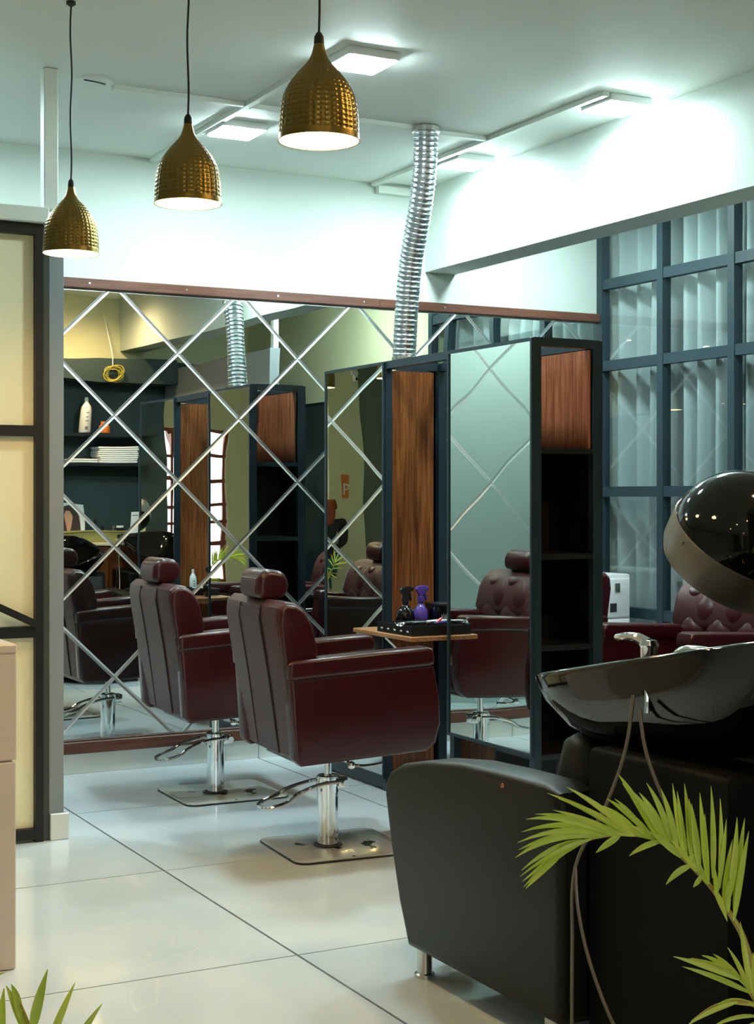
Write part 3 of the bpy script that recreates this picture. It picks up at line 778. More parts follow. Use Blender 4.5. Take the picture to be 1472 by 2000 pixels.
    sidep = [(-.347, .94), (-.338, .992), (-.313, 1.012), (-.277, 1.006), (-.240, .978), (-.214, .927), (-.194, .824), (-.205, .80), (-.25, .785), (-.332, .785)]
    for s in (-1, 1):
        lo, hi = ((-.316, -.285) if s < 0 else (.285, .316))
        MB().prism(sidep, lo, hi, 'y', r=.014, seg=3).xf(T).build('side_wing', BURG, bk, world=False)
    # rear centre flap with zip seams
    fl_ = [(-.3005, .425), (-.3265, .72), (-.3535, .95), (-.349, .985), (-.340, .985), (-.345, .95), (-.318, .72), (-.292, .425)]
    MB().prism(fl_, -.115, .115, 'y', r=.003, seg=1).xf(T @ Matrix.Translation((-.002, 0, 0))).build('rear_flap', BURGD, bk, world=False)
    for s in (-1, 1):
        MB().tube([Vector(p) for p in ((-.301, s * .118, .43), (-.3275, s * .118, .72), (-.3545, s * .118, .95), (-.344, s * .118, 1.0))], .0045, 6).xf(T).build('zip_seam', SEAM, bk, world=False)
    vs, fs = tuft(-.285, .285, .56, 1.0, 84, 66, lambda z: -.245 - (z - .6) * .055 + .03 * math.sin((z - .56) / .44 * math.pi), .028, 6, 4)
    cu = MB().add(vs, fs).xf(T).build('tufted_cushion', BURG, c, world=False, ang=60)
    sl = cu.modifiers.new('solid', 'SOLIDIFY'); sl.thickness = .02; sl.offset = -1
    m = MB()
    for k in range(1, 5):
        for i in range(1, 8):
            if (i + k) % 2: continue
            u, v = i / 8, k / 5
            z = .56 + .44 * v
            m.lathe([(.0005, .006), (.007, .003), (.009, 0)], (0, 0, 0), 8, Matrix.Translation((-.245 - (z - .6) * .055 + .03 * math.sin(v * math.pi) + .036 - .02, -.285 + .57 * u, z)) @ Matrix.Rotation(R(90), 4, 'Y')) if False else None
    # headrest
    hp = [(-.100, 1.030), (-.108, 1.055), (-.100, 1.105), (-.070, 1.132), (-.030, 1.130), (.005, 1.115), (.022, 1.075), (.012, 1.035), (-.02, 1.018), (-.07, 1.018)]
    hp = [(a - .245, b) for a, b in hp]
    hp = [(p.x, p.z) for p in closedpath([(a, 0, b) for a, b in hp], 3)]
    hd = MB().prism(hp, -.115, .115, 'y', r=.024, seg=4).xf(T).build('headrest', BURG, c, world=False)
    MB().prism([(-.352, 1.035), (-.357, 1.055), (-.350, 1.1), (-.322, 1.122), (-.312, 1.117), (-.338, 1.095), (-.346, 1.055), (-.342, 1.035)], -.09, .09, 'y', r=.003, seg=1).xf(T).build('headrest_back', BURGD, hd, world=False)
    for s in (-1, 1):
        MB().cyl((-.30, s * .05), .006, .99, 1.035, 10).xf(T).build('headrest_stem', CHROME, c, world=False)
    return c
ch = salon_chair('nearest burgundy salon chair, seen from behind, in front of the mirror station')
ch.location = (2.655, 5.41, 0); ch.rotation_euler = (0, 0, R(-4))
dup(ch, (2.665, 6.63, 0), R(-1.5), 'burgundy salon chair seen from behind, standing closest to the mirror wall')
dup(ch, (4.415, 6.64, 0), R(180), 'burgundy salon chair mostly hidden behind the mirror station, beside the white cabinet')
dup(ch, (4.49, 5.40, 0), R(183), 'burgundy salon chair with tufted back showing, under the dryer hood')

# ------------------------------------------------------------------ white cabinet by the window, black trolley
wc = thing('white_cabinet', 'small white cabinet standing in front of the window', 'cabinet', (5.2, 7.2, 0))
MB().rbox(5.03, 5.375, 7.0, 7.40, .03, .955, .012, 2).build('body', WHITEPL, wc)
for z0, z1 in ((.71, .93), (.40, .70), (.08, .39)):
    dr = MB().rbox(5.045, 5.36, 6.986, 6.999, z0, z1, .006, 2).build('door', WHITEPL, wc)
    MB().rbox(5.25, 5.285, 6.976, 6.986, z1 - .075, z1 - .025, .004, 2).build('lock', STEEL, dr)
MB().box(5.22, 5.265, 6.983, 6.9858, .74, .79).build('sticker', INK, wc, smooth=False)
for x in (5.07, 5.33):
    for y in (7.04, 7.36): MB().cyl((x, y), .018, .0005, .032, 12).build('foot', BLACKPL, wc)
tr = thing('black_trolley', 'black drawer trolley on the far side of the mirror station, seen in the mirror', 'trolley', (4.12, 6.02, 0))
for i in range(4):
    dr = MB().rbox(3.96, 4.30, 5.88, 6.16, .12 + i * .155, .265 + i * .155, .008, 2).build('drawer', BLACKPL, tr)
    MB().rbox(4.05, 4.21, 6.161, 6.175, .20 + i * .155, .22 + i * .155, .004, 1).build('handle', STEEL, dr)
MB().rbox(3.94, 4.32, 5.86, 6.18, .742, .775, .008, 2).build('top_tray', BLACKPL, tr)
for x in (3.96, 4.28):
    for y in (5.88, 6.14):
        MB().cyl((x, y), .008, .05, .742, 8).build('leg', BLACKPL, tr)
        MB().cyl((y, .025), .025, x - .008, x + .008, 14, axis='x').xf(Matrix.Translation((0, 0, 0))).build('caster', RUBBER, tr)

# ------------------------------------------------------------------ things on the work plank
PZ = .7856
ty = thing('tool_tray', 'black divided tool tray on the wooden work plank', 'tray', (3.4, 5.95, PZ))
m = MB()
tx0, tx1, ty0, ty1, th = 3.245, 3.60, 5.78, 6.10, .045
m.box(tx0, tx1, ty0, ty1, PZ, PZ + .006)
for a, b in ((tx0, tx0 + .006), (tx1 - .006, tx1)): m.box(a, b, ty0, ty1, PZ + .006, PZ + th)
for y in (ty0, ty0 + .062, ty0 + .126, ty0 + .19, ty0 + .252, ty1 - .006): m.box(tx0 + .006, tx1 - .006, y, y + .006, PZ + .006, PZ + th - .003)
m.build('tray_body', BLACKPL, ty, smooth=False)
for i in range(5):
    MB().rbox(tx0 - .0025, tx0 - .0001, ty0 + .025 + i * .06, ty0 + .042 + i * .06, PZ + .015, PZ + .022, .001, 1).build('tray_label', WHITEPL, ty)
def spray(x, y, s, body, head, lab, pz=PZ):
    t = thing('spray_bottle', lab, 'spray bottle', (x, y, pz), 'spray bottles on the work plank')
    MB().lathe([(.0005, 0), (.030 * s, .001), (.042 * s, .016), (.046 * s, .045), (.040 * s, .078), (.022 * s, .098), (.014 * s, .108), (.014 * s, .122), (.0005, .122)], (x, y, pz + .0005), 28).build('bottle', body, t, ang=50)
    MB().lathe([(.0005, .118), (.017, .118), (.017, .14), (.010, .143), (.0005, .143)], (x, y, pz), 20).build('collar', head, t)
    hd = MB().prism([(x - .030, pz + .176), (x - .012, pz + .150), (x - .010, pz + .142), (x + .012, pz + .142), (x + .020, pz + .165), (x + .040, pz + .172), (x + .040, pz + .188), (x + .01, pz + .195), (x - .018, pz + .190)], y - .011, y + .011, 'y', r=.004, seg=2).build('spray_head', head, t)
    MB().prism([(x + .016, pz + .166), (x + .028, pz + .160), (x + .034, pz + .125), (x + .026, pz + .124), (x + .018, pz + .150)], y - .007, y + .007, 'y', r=.002, seg=1).build('trigger', head, t)
spray(3.450, 6.205, 1.0, GLOSSB, BLACKPL, 'black spray bottle on the work plank in front of the wood panel')
spray(3.545, 6.225, .80, PURPLE, PURPLE, 'purple spray bottle beside the black one on the work plank')
bx = thing('black_box', 'small shiny black box behind the tool tray', 'box', (3.585, 6.155, PZ))
MB().rbox(3.585, 3.665, 6.12, 6.26, PZ + .0005, PZ + .10, .006, 2).build('body', GLOSSB, bx)
MB().rbox(3.583, 3.667, 6.118, 6.262, PZ + .10, PZ + .112, .004, 2).build('lid', BLACKPL, bx)
m = MB()
for i in range(7): m.tube([(3.595 + i * .009, 6.1192, PZ + .035), (3.599 + i * .009, 6.1192, PZ + .060 + .006 * (i % 2)), (3.603 + i * .009, 6.1192, PZ + .036)], .0008, 4)
m.build('scribbled_print', WHITEPL, bx)
def bar(name, p0, p1, r, ma, lab, cat):
    o = MB().tube([p0, Vector(p0).lerp(Vector(p1), .5), p1], [r, r * 1.1, r * .7], 8).build(name, ma)
    return tag(o, lab, cat, 'small tools in the tray')
bar('hair_clip', (3.47, 5.95, PZ + .040), (3.51, 5.97, PZ + .058), .007, REDPL, 'red hair clip in the tool tray', 'hair clip')
bar('hair_clip', (3.50, 5.88, PZ + .040), (3.56, 5.90, PZ + .050), .008, BLUEPL, 'blue hair clip in the tool tray', 'hair clip')
bar('hair_clip', (3.44, 5.92, PZ + .040), (3.54, 5.935, PZ + .046), .005, PURPLE, 'thin purple clip in the tool tray', 'hair clip')
bar('comb', (3.43, 5.97, PZ + .044), (3.55, 5.995, PZ + .046), .006, WHITEPL, 'white comb handle in the tool tray', 'comb')
bar('brush_handle', (3.52, 5.80, PZ + .046), (3.60, 5.84, PZ + .056), .007, WHITEPL, 'white brush handle at the near tray corner', 'brush')
sc = thing('scissors', 'steel hairdressing scissors lying across the tray edge', 'scissors', (3.30, 5.88, PZ + .045))
MB().tube([(3.235, 5.875, PZ + .049), (3.33, 5.90, PZ + .049), (3.40, 5.915, PZ + .049)], [.007, .005, .001], 6).build('blade', CHROME, sc)
MB().tube([(3.25, 5.865, PZ + .052), (3.33, 5.905, PZ + .052), (3.40, 5.925, PZ + .052)], [.006, .005, .001], 6).build('blade', CHROME, sc)
for dy in (0, .028):
    MB().tube([(3.236 + .014 * math.cos(a * math.pi / 6), 5.855 + dy + .014 * math.sin(a * math.pi / 6), PZ + .048 - .006 * math.sin(a)) for a in range(12)], .003, 6, closed=True).build('finger_ring', CHROME, sc)
def pumpless_bottle(x, y, z, r, h, ma, lab, cap=None, prints=True):
    t = thing('shampoo_bottle', lab, 'bottle', (x, y, z), 'salon product bottles')
    MB().lathe([(.0005, 0), (r * .92, .0), (r, .012), (r, h * .58), (r * .88, h * .70), (r * .5, h * .80), (r * .36, h * .85), (r * .36, h * .88), (.0005, h * .88)], (x, y, z + .001), 28).build('body', ma, t, ang=50)
    MB().lathe([(.0005, h * .88), (r * .42, h * .88), (r * .36, h * .985), (r * .2, h), (.0005, h)], (x, y, z + .001), 20).build('cap', cap or ma, t)
    if prints:
        m = MB()
        for q, (zz, hw) in enumerate(((.52, .55), (.40, .45), (.30, .6), (.12, .5))):
            for i in range(5):
                a0 = R(90 - 28 * hw + i * 11.2 * hw); a1 = a0 + R(8 * hw); rr_ = r * 1.004; hh = .004 if q != 3 else .012
                m.add([(x + rr_ * math.cos(a), y + rr_ * math.sin(a), z + h * zz + e) for a in (a0, a1) for e in (-hh, hh)], [(0, 1, 3, 2)])
        m.build('printed_text', INK, t, smooth=False)
pumpless_bottle(3.50, 5.80, PZ, .022, .155, WHITEPL, 'white bottle with dark label on the work plank, seen in the mirror')

# ------------------------------------------------------------------ wash stations
def wash_station(label):
    t = thing('wash_station', label, 'wash chair', (0, 0, 0), 'charcoal wash stations with black basins')
    # side arms; local y=0 at the foot of the front edge, chair faces +y
    prof = [(.0, .080), (.055, .20), (.108, .36), (.142, .50), (.145, .535), (.115, .575), (.04, .610), (-.10, .640), (-.30, .664), (-.50, .672), (-.70, .675), (-.765, .660), (-.78, .62), (-.78, .10), (-.76, .080)]
    for s in (-1, 1):
        lo, hi = (-.375, -.245) if s < 0 else (.245, .375)
        a = MB().prism(prof, lo, hi, 'x', r=.022, seg=4).build('arm', CHARC, t, world=False)
        sd = -.3755 if s < 0 else .3755
        MB().lathe([(.0005, .006), (.005, .0045), (.007, 0)], (0, 0, 0), 12, Matrix.Translation((sd, -.52, .640)) @ Matrix.Rotation(R(-90 * -s if s > 0 else -90), 4, 'Y')).build('arm_bolt', COPPER, a, world=False)
    MB().rbox(-.243, .243, -.62, .09, .14, .30, .02, 3).build('seat_box', CHARC, t, world=False)
    MB().rbox(-.24, .24, -.50, .11, .302, .43, .045, 4).build('seat_cushion', CHARC, t, world=False)
    Tb = Matrix.Translation((0, -.50, .40)) @ Matrix.Rotation(R(14), 4, 'X')
    MB().rbox(-.325, -.0, -.16, 0, .0, .42, .05, 4).v
    bpf = [(-.17, -.02), (-.0, -.02), (.03, .20), (.015, .37), (-.03, .405), (-.10, .405), (-.15, .37), (-.19, .20)]
    m = MB().prism(bpf, -.240, .240, 'x', r=.045, seg=4, mtx=Tb); m.build('backrest', CHARC, t, world=False)
    for x in (-.345, .345):
        for y in (-.045, -.70):
            lg = MB().lathe([(.0005, .001), (.030, .001), (.030, .010), (.022, .013), (.022, .085), (.0005, .085)], (x * .985, y, 0), 20).build('leg', STEEL, t, world=False)
    # pedestal shell
    ped = [(-.30, -.80), (.30, -.80), (.29, -1.30), (.20, -1.38), (-.20, -1.38), (-.29, -1.30)]
    MB().prism(ped, .001, .78, 'z', r=.02, seg=3).build('pedestal', PEDB, t, world=False)
    # bowl: rim in a tilted plane
    NB = 56
    def ring(sx, sy, dz, yo, p=4.6):
        out = []
        for i in range(NB):
            a = 2 * math.pi * i / NB; ca, sa = math.cos(a), math.sin(a)
            x = sx * 1.21 * math.copysign(abs(ca) ** (2 / p), ca); y = sy * 1.06 * math.copysign(abs(sa) ** (2 / p), sa)
            zr = 1.005 - .188 * y
            nk = .055 * math.exp(-((y - .46) / .10) ** 2) * math.exp(-(x / .10) ** 2)
            out.append((x, y - .93 + yo, zr + dz - (nk if dz > -.06 else 0)))
        return out
    rings = [ring(.250, .455, .0, 0), ring(.256, .461, -.006, 0), ring(.255, .455, -.02, 0), ring(.252, .425, -.07, -.01), ring(.236, .355, -.14, -.03), ring(.185, .26, -.205, -.06), ring(.09, .15, -.245, -.08), ring(.05, .08, -.25, -.09)]
    inn = [ring(.232, .430, -.002, 0), ring(.215, .40, -.05, 0), ring(.18, .34, -.12, -.02), ring(.12, .22, -.18, -.05), ring(.03, .04, -.20, -.09)]
    allr = rings[::-1] + inn
    vs = [p for r_ in allr for p in r_]
    fs = [(i * NB + j, i * NB + (j + 1) % NB, (i + 1) * NB + (j + 1) % NB, (i + 1) * NB + j) for i in range(len(allr) - 1) for j in range(NB)]
    fs += [tuple(range(NB)), tuple(range((len(allr) - 1) * NB, len(allr) * NB))]
    bw = MB().add(vs, fs).build('basin', GLOSSB, t, world=False, ang=60)
    MB().rbox(-.11, .11, -1.22, -.88, .70, .80, .02, 2).build('basin_support', BLACKPL, t, world=False)
    MB().cyl((0, -1.02), .028, .79, .803, 20).build('drain', CHROME, bw, world=False) if False else None
    # mixer tap on the left rim
    fx, fy, fz = -.268, -.995, .990
    fa = MB().lathe([(.0005, 0), (.026, 0), (.026, .012), (.021, .018), (.021, .05), (.024, .056), (.018, .068), (.0005, .07)], (fx, fy, fz), 20).build('mixer_tap', CHROME, t, world=False)
    MB().tube(smoothpath([(fx, fy + .0, fz + .060), (fx - .005, fy + .05, fz + .072), (fx - .01, fy + .115, fz + .066)], 4), [.013] * 4 + [.010] * 4 + [.007], 10).build('tap_lever', CHROME, fa, world=False)
    MB().tube(smoothpath([(fx + .01, fy - .09, fz + .030), (fx + .012, fy - .13, fz + .052), (fx + .015, fy - .22, fz + .056), (fx + .02, fy - .30, fz + .048)], 4), [.017, .018, .018, .017, .015, .014, .013, .012, .012, .012, .011, .010, .010], 12).build('hand_shower', CHROME, t, world=False)
    MB().tube(smoothpath([(fx - .026, fy - .02, fz - .01), (fx - .030, fy - .03, fz - .06), (fx - .030, fy - .03, fz - .10)], 5), .006, 8).build('hose_joint', CHROME, t, world=False)
    for pts in ([(-.318, -1.0, .93), (-.325, -.98, .80), (-.345, -.93, .66), (-.385, -.86, .50), (-.39, -.855, .30), (-.388, -.85, .02)],
                [(-.322, -1.03, .90), (-.325, -1.06, .80), (-.31, -1.12, .68), (-.32, -1.22, .60)],
                [(-.386, -.862, .50), (-.39, -.88, .40), (-.395, -.94, .28), (-.40, -1.05, .16), (-.41, -1.22, .08)]):
        MB().tube(smoothpath(pts, 6), .0048, 8).build('water_hose', HOSE, t, world=False)
    return t
ws = wash_station('nearest charcoal wash chair with black basin, in the right foreground')
ws.location = (2.532, 3.872, 0)
w2 = dup(ws, (3.475, 3.872, 0), 0, 'second charcoal wash chair, right of the foreground one, basin showing in the mirror')
w3 = dup(ws, (4.29, 3.872, 0), R(0), 'third charcoal wash chair, basin half hidden in the mirror by the station')

for r_ in (w2, w3):
    for c_ in r_.children:
        if c_.name.startswith('basin') and not c_.name.startswith('basin_s'): c_.scale = (.80, 1, 1)
# ------------------------------------------------------------------ dryer hoods
def dryer(c, axis, pole, label):
    t = thing('dryer_hood', label, 'hair dryer', (pole[0], pole[1], 0), 'hooded hair dryers')
    c = Vector(c); ax = Vector(axis).normalized()
    q = Vector((0, 0, -1)).rotation_difference(ax).to_matrix().to_4x4()
    prof = []
    for i in range(19):
        a = R(5 * i * .99); prof.append((max(.0006, .212 * math.sin(a)), .205 * math.cos(a)))
    MB().lathe(prof + [(.212, -.012), (.2085, -.014)], c, 56, q).build('dome', GLOSSB, t, ang=60)
    MB().lathe([(.2125, .012), (.2155, .010), (.2155, -.020), (.210, -.075), (.196, -.105), (.190, -.105), (.204, -.07), (.2085, -.015)], c, 56, q).build('visor_band', HOODGREY, t, ang=50)
    MB().lathe([(.0006, .209), (.018, .208), (.022, .200)], c, 20, q).build('top_button', CHROME, t)
    # inner diffuser
    MB().lathe([(.0006, -.02), (.12, -.015), (.19, -.03), (.2, -.03)], c, 32, q).build('inner_grille', BLACKPL, t)
    for k_ in range(3):
        p = q @ Vector((.2160 * math.cos(R(70 + 55 * k_)), .2160 * math.sin(R(70 + 55 * k_)), -.012))
        MB().lathe([(.0006, .003), (.005, .002), (.006, -.004)], c + p, 8).build('rivet', STEEL, t)
    # bracket and stand
    b0 = c + RGT * .10 + UP * -.13 + FWD * .06
    px, py = pole
    MB().prism([(-.035, .03), (.05, .05), (.065, -.04), (.03, -.11), (.02, -.20), (-.01, -.20), (.0, -.11), (-.03, -.05)], -.012, .012, 'y', r=.006, seg=2, mtx=Matrix.Translation(b0) @ Matrix.Rotation(-YAW, 4, 'Z')).build('bracket', HOODGREY, t)
    MB().lathe([(.0006, -.02), (.02, -.02), (.02, .02), (.0006, .02)], b0 + UP * -.03, 16, Matrix.Rotation(R(90), 4, 'X')).build('hinge_knob', COPPER, t)
    MB().tube(smoothpath([tuple(b0 + UP * -.19 + RGT * .005), tuple(b0 + UP * -.24 + RGT * .03), (px, py, b0.z - .30)], 4), .014, 10).build('arm_tube', CHROME, t)
    MB().cyl((px, py), .016, .06, b0.z - .29, 16).build('stand_pole', CHROME, t)
    MB().rbox(px - .05, px + .16, py - .10, py + .10, .70, .728, .012, 3).build('tray', PLANKW, t)
    for k_ in range(5):
        a = R(72 * k_ + 20); e = (px + .16 * math.cos(a), py + .16 * math.sin(a))
        MB().tube([(px, py, .058), (e[0], e[1], .046)], [.014, .010], 8).build('foot', CHROME, t)
        MB().lathe([(.0006, -.018), (.02, -.014), (.0225, 0), (.02, .014), (.0006, .018)], (e[0], e[1], .0235), 12, Matrix.Rotation(R(90), 4, 'Y')).build('caster', RUBBER, t)
dryer(at(1451, 1060, 4.28), tuple(-RGT * .34 - UP * .80 + FWD * .50), (3.00, 3.33), 'black domed hair dryer hood with grey visor at the right edge')

# ------------------------------------------------------------------ shelf alcove contents (seen in the mirror)
al = thing('wall_shelves', 'dark wall shelving with bulkhead, seen in the mirror', 'shelf', (4.0, YS, 1.6))
MB().box(2.3, 4.675, YS + .001, YS + .30, 2.40, 2.59).build('bulkhead', DARKWALL, al, smooth=False)
for z in (1.925, 1.655):
    MB().box(2.3, 4.675, YS + .001, YS + .28, z, z + .028).build('shelf_board', BLACKPL, al, smooth=False)
ct = thing('back_counter', 'wood-fronted counter with cream top behind the wash basins, seen in the mirror', 'counter', (3.4, 2.25, 0))
MB().rbox(2.30, 4.30, YS + .002, 2.46, .965, .995, .004, 1).build('counter_top', STONE, ct)
for i in range(6):
    MB().box(2.32 + i * .325, 2.32 + (i + 1) * .325 - .003, YS + .05, 2.44, .02, .96).build('front_board', PANELW, ct, smooth=False)
gb = thing('olive_box', 'long olive display box on the back counter, seen in the mirror', 'box', (4.0, 2.25, .996))
MB().rbox(3.2, 4.285, 2.16, 2.32, .996, 1.105, .004, 1).build('body', OLIVE, gb)
MB().rbox(3.19, 4.295, 2.15, 2.33, 1.105, 1.118, .003, 1).build('lid', OLIVE, gb)
pumpless_bottle(3.90, 2.20, 1.953, .054, .30, WHITEPL, 'large white shampoo bottle on the upper dark shelf, seen in the mirror')
pumpless_bottle(2.42, 2.25, .996, .05, .265, CREAMPL, 'tall cream bottle on the back counter, seen in the mirrors')
o = MB().lathe([(.0005, 0), (.045, 0), (.048, .01), (.046, .05), (.032, .06), (.03, .085), (.0005, .085)], (4.07, 2.2, 1.9535), 24).build('orange_pot', ORANGE)
tag(o, 'small orange pot on the upper dark shelf, seen in the mirror', 'pot')
for i in range(8):
    z = 1.6835 + i * .0205
    o = MB().rbox(4.0 + random.uniform(-.012, .012), 4.36 + random.uniform(-.012, .008), 2.06, 2.29, z, z + .0195, .008, 3).build('folded_towel', TOWEL)
    tag(o, ('bottom', 'second', 'third', 'fourth', 'fifth', 'sixth', 'seventh', 'topmost')[i] + ' folded white towel in the tall shelf stack, counted from below, seen in the mirror', 'towel', 'towel stack on the lower shelf')
for i in range(2):
    z = 1.6835 + i * .0205
    o = MB().rbox(3.70, 3.985, 2.06, 2.29, z, z + .0195, .008, 3).build('folded_towel', TOWEL)
    tag(o, ('lower', 'upper')[i] + ' of two flat white towels left of the tall towel stack, seen in the mirror', 'towel', 'flat towels on the lower shelf')
# coil of wire hanging on the bulkhead
m = MB()
for i in range(9):
    cx, cz = 4.12 + random.uniform(-.025, .025), 2.46 + random.uniform(-.02, .02); rx, rz_ = .07 + random.uniform(-.015, .02), .055 + random.uniform(-.01, .015); tl = random.uniform(-.6, .6)
    pts = []
    for q in range(20):
        a = 2 * math.pi * q / 20; u, v = rx * math.cos(a), rz_ * math.sin(a)
        pts.append((cx + u * math.cos(tl) - v * math.sin(tl), 2.345 + i * .004, cz + u * math.sin(tl) + v * math.cos(tl)))
    m.tube(pts, .0032, 6, closed=True)
t = thing('wire_coil', 'coil of yellow wire hanging from the cream wall, seen in the mirror', 'wire', (4.12, 2.345, 2.46))
m.build('coil', WIRE, t)
MB().tube([(4.11, 2.345, 2.50), (4.11, 2.34, 2.60), (4.105, 2.05, 3.1)], .004, 6).build('hanging_cord', TRUNK, t)
# framed hair picture and card
t = thing('picture_card', 'framed picture of dark long hair on the olive box, seen in the mirror', 'picture', (3.80, 2.2, 1.119))
MB().box(3.66, 3.87, 2.17, 2.18, 1.119, 1.335).build('board', WHITEPL, t, smooth=False)
MB().prism([(3.69, 1.121), (3.69, 1.25), (3.715, 1.305), (3.76, 1.32), (3.80, 1.30), (3.825, 1.24), (3.835, 1.121)], 2.1801, 2.1815, 'y').build('hair_print', HAIRD, t, smooth=False)
MB().prism([(3.725, 1.165), (3.715, 1.235), (3.73, 1.272), (3.76, 1.272), (3.775, 1.235), (3.765, 1.175), (3.755, 1.121), (3.732, 1.121)], 2.1816, 2.183, 'y').build('face_print', SKIN, t, smooth=False)
t = thing('price_card', 'white printed card standing at the end of the olive box, seen in the mirror', 'card', (4.34, 2.2, 1.0))
MB().box(4.275, 4.352, 2.335, 2.341, .996, 1.285).build('card', WHITEPL, t, smooth=False)
m = MB()
for z, a, b in ((1.255, 4.285, 4.33), (1.09, 4.285, 4.345), (1.075, 4.285, 4.34), (1.05, 4.30, 4.33), (1.035, 4.285, 4.345)): m.box(a, b, 2.3411, 2.3418, z - .003, z + .003)
m.build('printed_lines', INK, t, smooth=False)
for x, r, h, ma, nm, lab in ((4.20, .036, .05, WHITEPL, 'cream_jar', 'white cream jar on the olive box, seen in the mirror'), (4.13, .014, .05, STEEL, 'metal_tube', 'small metal tube on the olive box, seen in the mirror'), (4.02, .016, .045, BLACKPL, 'small_bottle', 'short black bottle on the olive box, seen in the mirror'), (3.95, .014, .10, BLACKPL, 'small_bottle', 'slim black bottle on the olive box, seen in the mirror')):
    t = thing(nm, lab, 'jar' if 'jar' in nm else 'bottle', (x, 2.25, 1.119))
    MB().lathe([(.0005, 0), (r, 0), (r, h * .6), (r * .9, h * .62), (.0005, h * .62)], (x, 2.25, 1.119), 20).build('body', BLACKPL if 'jar' in nm else ma, t)
    MB().lathe([(.0005, h * .62), (r * 1.05, h * .62), (r * 1.05, h), (.0005, h)], (x, 2.25, 1.119), 20).build('lid', ma, t)

# ------------------------------------------------------------------ palms
def blade(p0, p1, bend, wd, roll=0.0, n=7):
    """leaflet: thin folded strip from p0 to p1, bowed by vector bend"""
    p0, p1 = Vector(p0), Vector(p1); vs = []
    mid = (p0 + p1) / 2 + Vector(bend)
    side0 = (p1 - p0).cross(FWD).normalized()
    for i in range(n + 1):
        t = i / n
        c = p0 * (1 - t) ** 2 + mid * 2 * t * (1 - t) + p1 * t * t
        tan = (mid - p0) * (1 - t) + (p1 - mid) * t
        s = tan.cross(FWD)
        s = s.normalized() if s.length > 1e-6 else side0
        s = s * math.cos(roll) + FWD * math.sin(roll)
        w_ = wd * (min(1, .35 + t * 3.2) if t < .25 else 1) * (1 - max(0, (t - .45) / .55) ** 1.6 * .93)
        nrm = FWD * .25 * w_
        vs += [c - s * w_ * .5, c + nrm, c + s * w_ * .5]
    fs = []
    for i in range(n):
        a = i * 3
        fs += [(a, a + 1, a + 4, a + 3), (a + 1, a + 2, a + 5, a + 4)]
    return MB().add(vs, fs)
def frond(plant, d, rach, leaves, wd, r0=.006):
    """rach: image points of the stalk at distance d; leaves: (base, tip, bend-up px)"""
    pts = smoothpath([at(x, y, d + k * .004) for k, (x, y) in enumerate(rach)], 4)
    n = len(pts)
    fr = MB().tube(pts, [r0 * (1 - .8 * i / n) for i in range(n)], 8).build('frond', STALK, plant)
    sc_ = d / F_PX
    for i, ((bx_, by_), (tx, ty_), b) in enumerate(leaves):
        dd = d + random.uniform(-.05, .05)
        ln = math.hypot(tx - bx_, ty_ - by_)
        m = blade(at(bx_, by_, d), at(tx, ty_, dd), UP * b * sc_ + FWD * random.uniform(-.02, .02), wd * (.8 + .4 * random.random()), random.uniform(-.5, .5))
        m.build('leaflet', LEAF, fr, ang=60)
def pot(x, y, r, h, lab):
    t = thing('potted_palm', lab, 'potted plant', (x, y, 0), 'potted palms')
    MB().lathe([(.0005, .001), (r * .72, .001), (r * .95, h * .9), (r, h * .92), (r, h), (r * .93, h), (r * .9, h * .93), (.0005, h * .93)], (x, y, 0), 36).build('pot', POTM, t, ang=40)
    MB().lathe([(r * .89, h * .935), (r * .5, h * .95), (.0005, h * .945)], (x, y, 0), 24).build('soil', SOIL, t)
    return t
p1 = pot(1.83, 1.84, .13, .50, 'palm plant with one big arching yellow-green frond in the right foreground')
D = 2.42
rach = [(1515, 2060), (1490, 1960), (1472, 1900), (1462, 1865), (1449, 1826), (1433, 1797), (1414, 1768), (1391, 1736), (1369, 1711), (1340, 1682), (1314, 1659), (1289, 1644), (1263, 1635), (1231, 1631), (1192, 1632), (1154, 1639), (1122, 1653), (1096, 1669)]
lv = [((1433, 1797), (1462, 1623), 0), ((1434, 1792), (1454, 1598), 0), ((1424, 1755), (1439, 1596), 4), ((1412, 1765), (1430, 1640), 0), ((1405, 1735), (1406, 1559), 0), ((1392, 1715), (1388, 1535), 0), ((1378, 1705), (1366, 1548), 4), ((1366, 1700), (1350, 1570), 4),
      ((1350, 1688), (1336, 1530), 14), ((1335, 1676), (1313, 1530), 14), ((1318, 1662), (1262, 1529), 26), ((1300, 1648), (1228, 1540), 20), ((1285, 1642), (1206, 1511), 16), ((1265, 1636), (1200, 1560), 14), ((1250, 1633), (1165, 1572), 14),
      ((1235, 1631), (1106, 1537), 16), ((1222, 1631), (1068, 1549), 18), ((1210, 1631), (1080, 1582), 14), ((1195, 1632), (1027, 1600), 34), ((1182, 1633), (1010, 1646), 36), ((1170, 1635), (1006, 1675), 34), ((1155, 1639), (1015, 1712), 26), ((1140, 1645), (1022, 1733), 18), ((1122, 1653), (1020, 1722), 10), ((1096, 1669), (1026, 1736), 6), ((1110, 1660), (1040, 1702), 6),
      ((1210, 1632), (1163, 1666), 2), ((1289, 1644), (1228, 1672), 6), ((1349, 1690), (1300, 1728), 6), ((1369, 1711), (1353, 1733), 0), ((1395, 1738), (1420, 1800), 6),
      ((1380, 1725), (1345, 1660), 4), ((1360, 1702), (1310, 1640), 4), ((1330, 1675), (1270, 1625), 3), ((1300, 1650), (1230, 1612), 3), ((1270, 1638), (1190, 1610), 3), ((1240, 1632), (1150, 1608), 3), ((1215, 1631), (1110, 1612), 6), ((1400, 1750), (1395, 1690), 3), ((1422, 1782), (1425, 1715), 3)]
